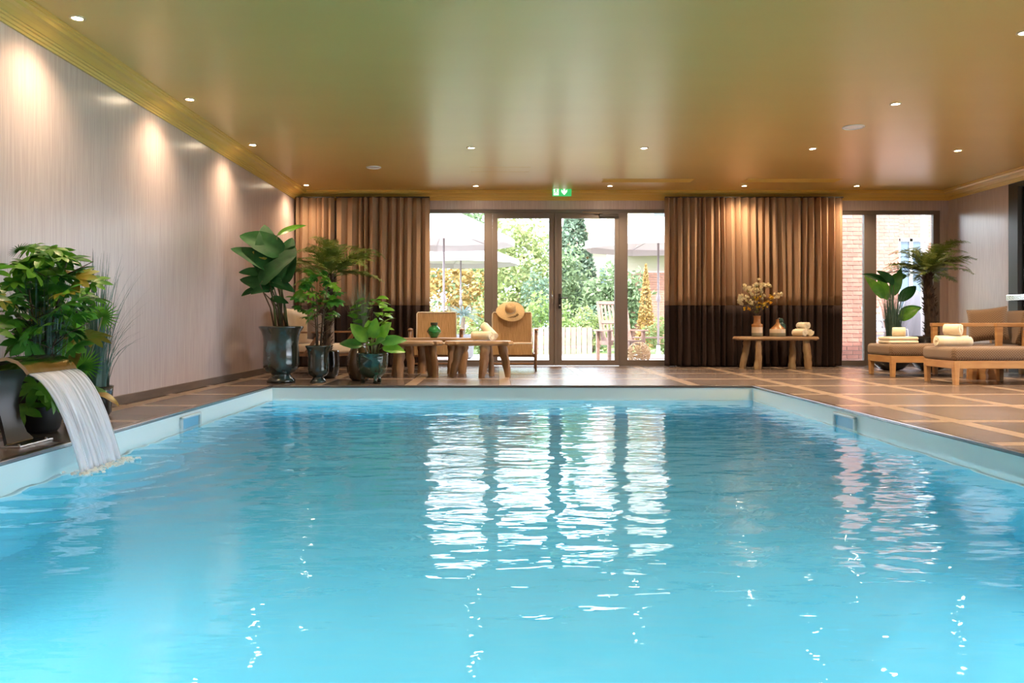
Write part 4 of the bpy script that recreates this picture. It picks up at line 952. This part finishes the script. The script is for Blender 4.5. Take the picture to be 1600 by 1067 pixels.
# ------------------------------------------------------------------ loungers
def lounger(lab, x, y, side_cushion):
    t = thing('sun_lounger', lab, 'lounger', (x, y, 0), 0, 'teak loungers with quilted cushions')
    L, Wd = 2.04, .62; zt = .265
    f = MB()
    f.box(.0, L, 0, .035, zt-.085, zt); f.box(.0, L, Wd-.035, Wd, zt-.085, zt); f.box(0, .035, .035, Wd-.035, zt-.085, zt); f.box(L-.035, L, .035, Wd-.035, zt-.085, zt)
    f.obj('frame', m_loung, t, bevel=.006)
    me = MB().box(0, .06, .04, Wd-.04, zt-.03, zt-.012).mesh('slat', m_loung)
    for k in range(16): link('slat', me, t, (.08+k*.12, 0, 0))
    for lx in (0.0, .0+.84, L-.06):
        for ly in (-.004, Wd-.056):
            MB().prism([(lx, zt-.001), (lx+.065, zt-.001), (lx+.056, 0), (lx+.012, 0)], ly, ly+.06).obj('leg', m_loung, t, bevel=.005)
    slab_cushion(-.015, 1.62, -.01, Wd+.01, zt+.001, zt+.145, .045, 'seat_cushion', m_quilt, t)
    for ly in (-.045, Wd-.02):
        MB().box(.84, 1.90, ly, ly+.065, .63, .675).obj('armrest', m_loung, t, bevel=.006)
        for px in (.845, 1.62):
            MB().prism([(px, .63), (px+.075, .63), (px+.062, zt-.05), (px+.012, zt-.05)], ly+.008, ly+.055).obj('arm_post', m_loung, t, bevel=.005)
    bf = MB(); bf.box(-.02, .02, .04, .09, 0, .46); bf.box(-.02, .02, Wd-.09, Wd-.04, 0, .46); bf.box(-.02, .02, .09, Wd-.09, .40, .45); bf.box(-.02, .02, .09, Wd-.09, .15, .20)
    bf.obj('back_frame', m_loung, t, loc=(1.74, 0, zt), rot=(0, R(14), 0), bevel=.005)
    c = slab_cushion(-.13, .0, .03, Wd-.03, 0, .46, .05, 'back_cushion', m_quilt, t, loc=(1.71, 0, zt+.10), rot=(0, R(14), 0))
    return t
lounger('teak lounger with quilted brown cushions nearest the pool', 4.93, 8.62, False)
lounger('teak lounger with quilted brown cushions behind, beside the window plants', 4.88, 9.90, True)
o = pillow(.46, .44, .15).obj('throw_cushion', m_quilt, None, loc=(6.24, 10.16, .655), rot=(R(-14), R(-6), R(-42)), smooth=True); tag(o, 'square quilted brown cushion propped on the far lounger', 'cushion')
# towels on loungers
def folded_towel(lab, loc, rz, L=.40, Wd=.24, h=.085, group=None):
    m = MB()
    for k in range(2): m.box(-L/2, L/2, -Wd/2, Wd/2, k*h/2+.001, (k+1)*h/2-.001)
    o = m.obj('folded_towel', m_towel, None, loc=loc, rot=(0, 0, rz), bevel=.018, seg=3)
    for p in o.data.polygons: p.use_smooth = True
    return tag(o, lab, 'towel', group)
zc_ = .265+.146
folded_towel('folded cream towel flat on the far lounger foot', (5.13, 10.22, zc_), R(4), .40, .26, .09)
towel_thing('rolled cream towel standing on the folded towel of the far lounger', (5.14, 10.22, zc_+.09+.065), (0, R(30), R(60)), .062, .15, None)
o = towel_roll_mesh(.058, .40).obj('rolled_towel', m_towel, None, loc=(5.14, 9.0, zc_+.062), rot=(0, R(0), R(94)), smooth=True, solid=.015); tag(o, 'long cream towel roll lying across the near lounger foot', 'towel')
o = towel_roll_mesh(.068, .17).obj('rolled_towel', m_towel, None, loc=(5.17, 9.06, zc_+.125+.07), rot=(R(0), R(30), R(40)), smooth=True, solid=.018); tag(o, 'short cream towel roll on top of the long roll, near lounger', 'towel')
# stump table between the loungers
t = thing('stump_table', 'teak block side table standing between the two loungers', 'table', (5.80, 9.58, 0))
for i, (a, b) in enumerate([(-.12, -.06), (-.03, -.09), (.06, -.07), (.14, -.04), (-.08, .05), (.05, .07)]):
    gnarly_leg('block', [(a, b, 0), (a, b, .2), (a, b, .335)], [.055, .052, .056], m_loung, t, 300+i, n=8)
live_slab('tabletop', .38, .26, .335, .37, t, m_top, 44, wob=.012)

# ------------------------------------------------------------------ window plants on the right
t = thing('potted_tree_fern', 'dark-trunked tree fern in a wide black bowl by the corner window', 'plant', (6.15, 11.35, 0))
MB().lathe([(.10, 0), (.17, .03), (.25, .12), (.29, .24), (.30, .42), (.335, .46), (.335, .485), (.31, .485), (.285, .45)], 40).obj('bowl', m_blkpot, t, smooth=True)
MB().lathe([(.29, .44), (.003, .45)], 20, cap0=False).obj('soil', m_soil, t)
tree_fern(t, (.02, 0, .44), (-.05, .02, 0), 1.40, .075, 44, .66, 17, fl=.11)
t = thing('potted_plant', 'banana-leaf plant with blue-green grass in the round bowl by the window post', 'plant', (5.62, 11.40, 0))
MB().lathe([(.10, 0), (.16, .02), (.24, .10), (.27, .20), (.26, .32), (.235, .38), (.215, .38), (.22, .33)], 40).obj('bowl', m_blkpot, t, smooth=True)
MB().lathe([(.225, .34), (.003, .35)], 20, cap0=False).obj('soil', m_soil, t)
m = MB(); grass(m, 420, .10, .45, .88, .20, random.Random(16), .007); o = m.obj('grass_blades', g_grass, t, loc=(-.02, -.10, .34)); o['kind'] = 'stuff'
m = MB(); grass(m, 40, .10, .45, .85, .50, random.Random(19), .005); o = m.obj('loose_blades', g_grass, t, loc=(-.02, -.10, .34)); o['kind'] = 'stuff'
bn = [((-.10, 0, 1.02), (-.55, -.1, .75), .42, .14, .5), ((.02, 0, 1.05), (.25, -.1, .95), .44, .13, .3), ((.10, -.02, .98), (.6, 0, .6), .40, .15, .7), ((-.03, .05, 1.0), (-.15, .2, .9), .40, .15, .5),
      ((.08, -.06, .80), (.7, -.3, .35), .34, .13, .8), ((-.02, 0, 1.25), (-.75, -.1, .40), .40, .09, .9), ((.05, -.12, .72), (.45, -.5, .5), .32, .15, .9), ((.0, .02, 1.28), (.7, .1, .35), .36, .12, .8), ((.02, -.04, 1.22), (-.4, -.3, .4), .34, .12, 1.0)]
for i, (b, d, L, w, dr) in enumerate(bn):
    b = Vector(b); m = MB(); blade(m, (0, 0, 0), d, (-.2, -1, .5), L, w*1.1, dr*.8, n=10, fold=.25, shape=0, cols=4); lf = m.obj('leaf', [g_fresh, g_mid, g_deep][i % 3], t, loc=b, smooth=True)
    MB().tube([(-b.x*.7, -b.y*.7, .34-b.z), (-b.x*.3, -b.y*.3, (.34-b.z)*.4), (0, 0, 0)], [.010, .008, .005], 6).obj('stem', m_stem, lf, smooth=True)

# ------------------------------------------------------------------ outside
m_pave = mat('pale_paving', (.44, .41, .39), rough=.7, var=(.38, .36, .34), vscale=(2, 2, 2), pos=True)
m_lawn = mat('lawn', (.08, .15, .03), rough=.9, var=(.12, .19, .05), vscale=(3, 3, 3), pos=True)
struct(MB().box(-9, 14, YB+.25, 18.5, -.25, -.06).obj('ground_terrace', m_pave))
struct(MB().box(-40, 45, 18.5, 90, -.25, -.08).obj('ground_lawn', m_lawn))
struct(MB().box(XR+2.8+4.2, 45, -40, 18.5, -.3, -.1).obj('ground_side', m_lawn))
struct(MB().box(XR+2.8, XR+7, -12, YB+.2, -.3, -.09).obj('ground_path', m_pave))
# parasols
m_canvas = mat('white_canvas', (.50, .45, .44), rough=.8, transl=.35); m_pole = mat('grey_pole', (.25, .21, .22), rough=.4)
def parasol(lab, x, y, zr, za, Rr, base=True, n=8):
    t = thing('parasol', lab, 'parasol', (x, y, -.06), R(10), 'white garden parasols'); zr += .06; za += .06
    m = MB(); ring = 16
    def P(i, j):
        f = j/6; a = 2*pi*i/ring; rr_ = Rr*f*(1 if i % 2 == 0 else .94); return (rr_*cos(a), rr_*sin(a), za-(za-zr)*(f**1.12)-.02*(i % 2)*f)
    m.grid(P, ring, 7, closed=True); m.obj('canopy', m_canvas, t, solid=.006)
    m = MB()
    for k in range(ring):
        a = 2*pi*k/ring; b = 2*pi*(k+1)/ring; ra = Rr*(1 if k % 2 == 0 else .94); rb = Rr*(1 if k % 2 else .94)
        m.add([(ra*cos(a), ra*sin(a), zr-.0), (rb*cos(b), rb*sin(b), zr), (rb*cos(b), rb*sin(b), zr-.14), (ra*cos(a), ra*sin(a), zr-.14)], [(0, 1, 2, 3)])
    m.obj('valance', m_canvas, t, solid=.004)
    MB().tube([(0, 0, .05), (0, 0, za)], .022, 10).obj('pole', m_pole, t, smooth=True)
    MB().lathe([(.024, 0), (.045, .04), (.045, .12), (.024, .17)], 12, (0, 0, 1.15)).obj('crank', m_pole, t, smooth=True)
    me = MB().tube([(.02, 0, za-.42), (Rr*.97, 0, zr-.005)], .008, 5).mesh('rib', m_pole)
    for k in range(8): link('rib', me, t, (0, 0, 0), (0, 0, k*pi/4))
    MB().lathe([(.26, 0), (.26, .04), (.20, .07), (.05, .09), (.04, .28)], 24).obj('base', m_pole, t, smooth=True)
parasol('white garden parasol nearer the glass, seen through the left pane', -1.10, 16.0, 2.37, 3.0, 1.45)
parasol('lower white garden parasol behind the nearer one', -.95, 20.0, 2.27, 2.75, 1.50)
parasol('white garden parasol seen through the right pane, grey pole on round base', 3.27, 16.3, 2.31, 2.87, 1.55)
# foliage masses
def leaf_cloud(rg, n, c, r, s, squash=1, cone=False):
    m = MB()
    for _ in range(n):
        if cone:
            f = rg.random()**.7; rr_ = r[0]*f*math.sqrt(rg.uniform(.3, 1)); a = rg.uniform(0, 6.28); p = Vector((c[0]+rr_*cos(a), c[1]+rr_*sin(a), c[2]+r[2]*(1-f)))
        else:
            u = Vector((rg.gauss(0, 1), rg.gauss(0, 1), rg.gauss(0, 1))).normalized()*(rg.uniform(.45, 1)); w = 1+.22*sin(u.x*7+c[0])*sin(u.z*6+c[1]); p = Vector((c[0]+u.x*r[0]*w, c[1]+u.y*r[1]*w, c[2]+u.z*r[2]*w))
        d = Vector((rg.gauss(0, 1), rg.gauss(0, 1), rg.gauss(0, .7))).normalized(); e = d.orthogonal().normalized(); q = Quaternion(d, rg.uniform(0, 6)); e = q @ e; ss = s*rg.uniform(.6, 1.3)
        m.add([p-d*ss, p+e*ss*.5, p+d*ss, p-e*ss*.5], [(0, 1, 2, 3)])
    return m
def tmat(nm, a, b): return mat(nm, a, rough=.7, var=b, vscale=(1.6, 1.6, 1.6), transl=.35)
t_g1 = tmat('garden_yellow_green', (0.186, 0.236, 0.074), (0.285, 0.310, 0.136)); t_g2 = tmat('garden_green', (0.124, 0.186, 0.087), (0.198, 0.260, 0.136)); t_g3 = tmat('garden_blue_green', (0.099, 0.161, 0.112), (0.174, 0.236, 0.161))
t_or = tmat('garden_orange', (0.310, 0.186, 0.050), (0.384, 0.260, 0.099)); t_hd = tmat('hedge_green', (0.124, 0.205, 0.050), (0.211, 0.285, 0.087)); t_rd = tmat('copper_leaf', (0.170, 0.100, 0.070), (0.225, 0.140, 0.100))
m_bark = mat('bark', (.20, .15, .11), rough=.9)
def tree(nm, lab, x, y, zc_, r, n, s, mt, cat='tree', cone=False, seed=0, zb=-.08, grp=None):
    t = thing(nm, lab, cat, (x, y, zb), 0, grp)
    o = leaf_cloud(random.Random(seed), n, (0, 0, zc_-zb), r, s, cone=cone).obj('crown', mt, t); o['kind'] = 'stuff'
    MB().tube([(0, 0, 0), (.03, 0, (zc_-zb)*.6), (0, .02, zc_-zb+(r[2]*.8 if cone else 0))], [.07*max(r[0], .5), .05*max(r[0], .5), .02], 8).obj('trunk', m_bark, t)
tree('orange_hedge', 'orange-leaved hedge under the far parasol', -1.6, 25.5, 1.6, (1.7, .6, 1.35), 2600, .09, t_or, 'hedge', seed=1)
tree('copper_shrub', 'copper shrub at the left pane edge behind the parasol pole', -2.6, 22, 1.5, (.6, .5, 1.0), 900, .07, t_rd, 'shrub', seed=2)
tree('green_shrub', 'low green shrub left of the near parasol pole', -1.9, 19.4, .45, (.9, .5, .75), 1500, .06, t_hd, 'shrub', seed=3)
tree('green_shrub', 'round green shrub behind the spiky potted plant', -.2, 19.2, .45, (.9, .5, .70), 1500, .06, t_g1, 'shrub', seed=4)
tree('green_shrub', 'yellow-green shrub behind the hat armchair', 1.2, 19.6, .55, (.9, .6, .85), 1700, .06, t_hd, 'shrub', seed=5)
tree('green_shrub', 'low yellow-green shrub behind the slatted garden chair', 2.4, 20.5, .4, (.9, .5, .65), 1500, .06, t_g1, 'shrub', seed=6)
tree('garden_tree', 'yellow-green tree filling the left door leaf', .55, 24, 2.2, (1.3, 1.0, 2.0), 4200, .09, t_g1, seed=7)
tree('garden_tree', 'loose green tree right of the left door leaf centre', 1.9, 27, 1.9, (1.2, 1.0, 1.7), 3200, .09, t_g2, seed=8)
tree('garden_tree', 'tall green tree behind the parasols', -1.8, 33, 3.6, (2.6, 1.6, 2.6), 4200, .14, t_g2, seed=9)
tree('garden_tree', 'blue-green tree low beside the door handle', 1.15, 22.5, 1.3, (.55, .5, 1.0), 1200, .06, t_g3, seed=10)
tree('garden_tree', 'rounded green tree in front of the pale house', 3.7, 25, 1.4, (1.1, .8, 1.1), 3000, .09, t_g2, seed=11)
tree('garden_shrub', 'dark blue-green shrub behind the slatted chair back', 3.1, 24.5, .65, (.8, .6, .55), 1400, .07, t_g3, 'shrub', seed=12)
tree('garden_tree', 'dense green tree closing the gap behind the spruce', .2, 36, 1.8, (2.4, 1.2, 2.6), 3200, .15, t_hd, seed=15)
tree('cypress', 'narrow orange conifer in front of the brick wall', 3.70, 20, .05, (.30, .30, 2.1), 2400, .045, t_or, 'conifer', cone=True, seed=13)
tree('spruce', 'grey-green spruce beside the red-roofed house', 2.75, 29, 1.2, (1.15, 1.15, 4.6), 4600, .11, t_g3, 'conifer', cone=True, seed=14)
tree('garden_shrub', 'yellow shrub under the orange conifer', 3.95, 18.9, .35, (.55, .4, .45), 1100, .05, t_g1, 'shrub', seed=16)
tree('green_shrub', 'green climbing shrub behind the brick pillar', 6.85, 16.6, .6, (.5, .4, 1.0), 1500, .06, t_hd, 'shrub', seed=17)
# spiky plant in a grey pot
t = thing('spiky_potted_plant', 'pale spiky yucca in a grey pot on the terrace', 'plant', (-.74, 16.3, -.06))
MB().lathe([(.16, 0), (.22, .05), (.25, .45), (.27, .5), (.24, .5), (.23, .42)], 20).obj('pot', mat('grey_stone_pot', (.20, .20, .22), rough=.6), t, smooth=True)
MB().tube([(0, 0, .4), (.02, 0, .85)], [.05, .04], 8).obj('trunk', m_bark, t)
rg = random.Random(3); m = MB(); blade(m, (0, 0, 0), (1, 0, .1), (0, 0, 1), .48, .05, .8, n=6, fold=.5, shape=2, cols=2); me = m.mesh('leaf', tmat('yucca_leaf', (.18, .26, .25), (.26, .34, .32)), False)
for i in range(40):
    a = i*2.4; e = rg.uniform(-.2, 1.2); link('leaf', me, t, (.02, 0, .88), orient((cos(a), sin(a), e)).to_euler())
# slatted garden chair and furniture
m_gw = mat('garden_wood', (.24, .14, .11), rough=.6, var=(.19, .11, .08), vscale=(4, 4, 20)); m_gwr = mat('fence_wood', (.22, .145, .125), rough=.7, var=(.28, .19, .165), vscale=(8, 8, 3), rand=.15)
def garden_chair(lab, x, y, rz, recl=18):
    t = thing('garden_chair', lab, 'chair', (x, y, -.06), rz)
    for s in (-1, 1):
        MB().box(s*.33-.03, s*.33+.03, -.35, -.29, 0, .58).obj('leg', m_gw, t, bevel=.004); MB().box(s*.33-.03, s*.33+.03, .22, .28, 0, .58).obj('leg', m_gw, t, bevel=.004)
        MB().box(s*.34-.05, s*.34+.05, -.42, .34, .58, .61).obj('armrest', m_gw, t, bevel=.005)
        MB().box(s*.28-.025, s*.28+.025, -.018, .018, 0, .85, T(0, .12, .33) @ Rx(R(-recl))).obj('back_post', m_gw, t, bevel=.004)
        MB().box(s*.29-.02, s*.29+.02, -.36, .28, .33, .40).obj('side_rail', m_gw, t)
    me = MB().box(-.018, .018, -.008, .008, .06, .80).mesh('slat', m_gw)
    for k in range(7): link('slat', me, t, (-.225+k*.075, .12, .35), (R(-recl), 0, 0))
    for z in (.08, .42, .80): MB().box(-.27, .27, -.02, .02, z-.03, z+.03, T(0, .12, .35) @ Rx(R(-recl))).obj('back_rail', m_gw, t)
    me = MB().box(-.30, .30, -.03, .03, 0, .018).mesh('slat', m_gw)
    for k in range(7): link('slat', me, t, (0, -.32+k*.078, .40))
garden_chair('slatted wooden garden chair seen through the right door leaf', 2.24, 14.75, R(14))
# plank fence pieces
t = thing('plank_fence', 'low fence of upright wooden planks behind the terrace', 'fence', (0, 18.3, -.06))
me = MB().box(-.055, .055, -.012, .012, 0, .62).mesh('plank', m_gwr)
for k in range(12): link('plank', me, t, (.72+k*.125, .0, .02*random.random()))
MB().box(.64, 2.16, .012, .05, .15, .22).obj('rail', m_gwr, t); MB().box(.64, 2.16, .012, .05, .45, .52).obj('rail', m_gwr, t)
# low white table and bench, wicker ball
m_wt = mat('white_painted_wood', (.50, .46, .46), rough=.5)
t = thing('garden_table', 'low white slatted table on the terrace between the woven armchairs', 'table', (-.45, 14.2, -.06))
me = MB().box(-.45, .45, -.035, .035, .42, .445).mesh('slat', m_wt)
for k in range(7): link('slat', me, t, (0, -.27+k*.09, 0))
for a in (-.40, .40):
    for b in (-.27, .27): MB().box(a-.03, a+.03, b-.03, b+.03, 0, .42).obj('leg', m_wt, t)
t = thing('garden_bench', 'wooden garden bench behind the grey parasol base', 'bench', (3.25, 17.3, -.06))
me = MB().box(-.55, .55, -.05, .05, .40, .43).mesh('slat', m_gw)
for k in range(3): link('slat', me, t, (0, -.12+k*.12, 0))
for a in (-.45, .45): MB().box(a-.04, a+.04, -.15, .15, 0, .40).obj('leg', m_gw, t)
t = thing('wicker_ball', 'round wicker lantern ball on the terrace behind the door post', 'lantern', (2.45, 13.9, .14)); m = MB(); rg = random.Random(5)
for k in range(26):
    q = Quaternion(Vector((rg.gauss(0, 1), rg.gauss(0, 1), rg.gauss(0, 1))).normalized(), rg.uniform(0, pi)); m.tube([q @ Vector((.2*cos(a*pi/10), .2*sin(a*pi/10), 0)) for a in range(21)], .007, 4, cap=False)
m.obj('weave', mat('wicker', (.34, .20, .09), rough=.6), t)
# houses
m_hw = mat('pale_yellow_render', (.36, .31, .23), rough=.8); m_roof = mat('terracotta', (.22, .085, .06), rough=.8, var=(.28, .12, .09), vscale=(2, 30, 2)); m_wfr = mat('white_window_frame', (.5, .5, .5), rough=.5); m_wgl = mat('far_window_glass', (.06, .09, .13), rough=.1)
t = thing('house', 'pale yellow house with red tiled roof behind the garden', 'house', (7.2, 42, -.08))
MB().box(-3.4, 4, 0, 6, 0, 4.6).obj('wall', m_hw, t)
m = MB(); m.prism([(-.5, 0), (6.5, 0), (3, 1.6)], -3.8, 4.4, T(0, 0, 4.6) @ Rz(R(90)) @ Matrix.Scale(-1, 4, (0, 1, 0))); m.obj('roof', m_roof, t)
for k, x in enumerate((-1.5, .3, 2.2)):
    w = MB().box(x-.45, x+.45, -.06, .02, 2.5, 3.7).obj('window', m_wfr, t); MB().box(x-.38, x-.03, -.08, -.06, 2.57, 3.63).obj('pane', m_wgl, w); MB().box(x+.03, x+.38, -.08, -.06, 2.57, 3.63).obj('pane', m_wgl, w)
MB().box(-2.2, -1.6, 1.6, 2.2, 5.3, 6.5).obj('chimney', m_hw, t)
# brick-and-render building seen through the right pane
m_brick = mat('red_brick', (.26, .105, .075), rough=.8, var=(.33, .15, .11), vscale=(5, 5, 5), rand=.12, pos=True); m_mort = mat('mortar', (.42, .34, .31), rough=.9)
def brick_rows(mb, x0, x1, y, z0, z1, bl=.22, bh=.065, j=.012, d=.02):
    z = z0; r_ = 0
    while z+bh <= z1+.001:
        x = x0-(bl/2 if r_ % 2 else 0)
        while x < x1-.01:
            a, b = max(x, x0), min(x+bl-j, x1)
            if b-a > .02: mb.append((a, b, y-d, y, z, z+bh-j))
            x += bl
        z += bh; r_ += 1
t = thing('brick_building', 'cream rendered building on a red brick ground floor, with balcony', 'building', (5.2, 26, -.08))
MB().box(-1.0, 3.2, 0, 5, 0, 2.45).obj('mortar_wall', m_mort, t)
L_ = []; brick_rows(L_, -1.0, 3.2, 0, 0, 2.45, .25, .08); m = MB()
for (a, b, c, d, e, f) in L_: m.box(a, b, c, d, e, f)
o = m.obj('bricks', m_brick, t); o['kind'] = 'stuff'
MB().box(-1.0, 3.2, .1, 5, 2.45, 6.5).obj('rendered_wall', m_hw, t); MB().box(-1.1, 3.2, -.9, .1, 3.0, 3.2).obj('balcony_slab', m_wt, t)
m = MB()
for k in range(22): m.box(-1.0+k*.18, -.98+k*.18, -.85, -.83, 3.2, 4.0)
m.box(-1.05, 3.2, -.87, -.81, 4.0, 4.04); m.obj('balcony_railing', m_pole, t)
w = MB().box(-.2, .7, .04, .1, 3.4, 5.2).obj('window', m_wfr, t); MB().box(-.12, .62, .02, .04, 3.48, 5.12).obj('pane', m_wgl, w)
# brick pillar close to the right window (single bricks)
t = thing('brick_pillar', 'pale red brick pillar just outside the right window', 'pillar', (6.52, 14.6, -.06))
px0, px1, py1 = -.24, .26, .5
MB().box(px0+.012, px1-.012, .012, py1, 0, 3.6).obj('core', m_mort, t)
L_ = []; brick_rows(L_, px0+.0, px1-.03, .012, 0, 3.6, .22, .078, .012, .014)
ub = MB().box(0, 1, 0, 1, 0, 1).mesh('brick', m_brick)
for (a, b, c, d, e, f) in L_[:150]: link('brick', ub, t, (a, c, e), scale=(b-a, d-c, f-e))
m = MB(); L2 = []; brick_rows(L2, 0, py1, 0, 0, 3.6, .22, .078, .012, .014)
for (a, b, c, d, e, f) in L2: m.box(-.002, .014, a, b, e, f, T(px0-.012, 0.03, 0))
for (a, b, c, d, e, f) in L2: m.box(-.014, .004, a, b, e, f, T(px1-.008, 0.03, 0))
o = m.obj('side_bricks', m_brick, t); o['kind'] = 'stuff'
# brick wing behind
t = thing('brick_wing', 'brick wing of the building with white window beyond the corner window', 'building', (9.6, 17.6, -.06))
mw = MB(); mw.box(-1.3, -.75, 0, 3, 0, 5); mw.box(-.75, -.15, 0, 3, 0, .95); mw.box(-.75, -.15, 0, 3, 2.6, 5); mw.box(-.15, 2.5, 0, 3, 0, 5); mw.obj('mortar_wall', m_mort, t)
m = MB()
for (x0_, x1_, z0_, z1_) in ((-1.3, -.75, 0, 4.9), (-.75, -.15, 0, .93), (-.75, -.15, 2.62, 4.9), (-.15, 1.6, 0, 4.9)):
    L_ = []; brick_rows(L_, x0_, x1_, 0, z0_, z1_, .22, .078, .012, .014)
    for (a, b, c, d, e, f) in L_: m.box(a, b, c, d, e, f)
o = m.obj('bricks', m_brick, t); o['kind'] = 'stuff'
wf_ = MB(); wf_.box(-.75, -.69, .05, .12, .95, 2.6); wf_.box(-.21, -.15, .05, .12, .95, 2.6); wf_.box(-.48, -.42, .05, .12, .95, 2.6); wf_.box(-.75, -.15, .05, .12, .95, 1.01); wf_.box(-.75, -.15, .05, .12, 2.54, 2.6)
w = wf_.obj('window', m_wfr, t); MB().box(-.69, -.21, .09, .1, 1.01, 2.54).obj('pane', m_wgl, w)
MB().box(-.85, -.05, -.06, .02, .88, .95).obj('sill', m_wt, t)
# down pipe
t = thing('drain_pipe', 'white drain pipe standing outside the corner window', 'pipe', (7.22, 13.5, -.06))
MB().tube([(0, 0, 0), (0, 0, 3.6)], .055, 16).obj('pipe', m_wt, t, smooth=True)
for z in (.9, 2.1): MB().lathe([(.062, 0), (.068, .01), (.068, .05), (.062, .06)], 16, (0, 0, z)).obj('collar', m_wt, t)
# draped white cover and stacked white chairs
def drape(i, j):
    u = i/30*2-1; v = j/14; w_ = .42*(math.sqrt(max(0, 1-(1-v)**3)) if v < 1 else 1); return (u*w_*.95, -.10*sin(pi*min(1, v*1.2))-.03*sin(u*14+v*5)*v-.10*(1-u*u)*v, 1.28*(1-v)+.02)
t = thing('draped_cover', 'white cloth cover draped over rounded garden furniture by the pipe', 'cover', (7.33, 13.95, -.06))
MB().grid(drape, 31, 15).obj('cloth', mat('white_cover_cloth', (.36, .34, .38), rough=.7, transl=.2), t, smooth=True, solid=.006)
MB().tube([(-.40, .06, 0), (-.38, .05, .7), (-.25, .04, 1.15), (0, .03, 1.30), (.25, .04, 1.15), (.38, .05, .7), (.40, .06, 0)], .015, 6).obj('hoop', m_pole, t, smooth=True)
def white_chair(z, lab):
    t = thing('white_garden_chair', lab, 'chair', (6.78, 13.9, -.06+z), R(25), 'white garden chairs in a stack')
    t.location.y += z*.3
    for a in (-.22, .22):
        MB().tube([(a, -.24, .0), (a, -.2, .42)], .014, 6).obj('leg', m_wt, t); MB().tube([(a, .26, .0), (a, .20, .42), (a, .30, .86)], .014, 6).obj('leg', m_wt, t)
        MB().tube([(a*1.1, -.24, .42), (a*1.1, -.22, .62), (a*1.1, .25, .63)], .013, 6).obj('armrest', m_wt, t)
    me = MB().box(-.23, .23, -.025, .025, .42, .435).mesh('slat', m_wt)
    for k in range(6): link('slat', me, t, (0, -.18+k*.07, 0))
    me = MB().box(-.23, .23, -.006, .006, -.03, .03).mesh('back_slat', m_wt)
    for k in range(4): link('back_slat', me, t, (0, .225+k*.022, .50+k*.1), (R(-12), 0, 0))
white_chair(0, 'lowest white slatted chair of the stack outside the window'); white_chair(.16, 'upper white slatted chair stacked outside the window')
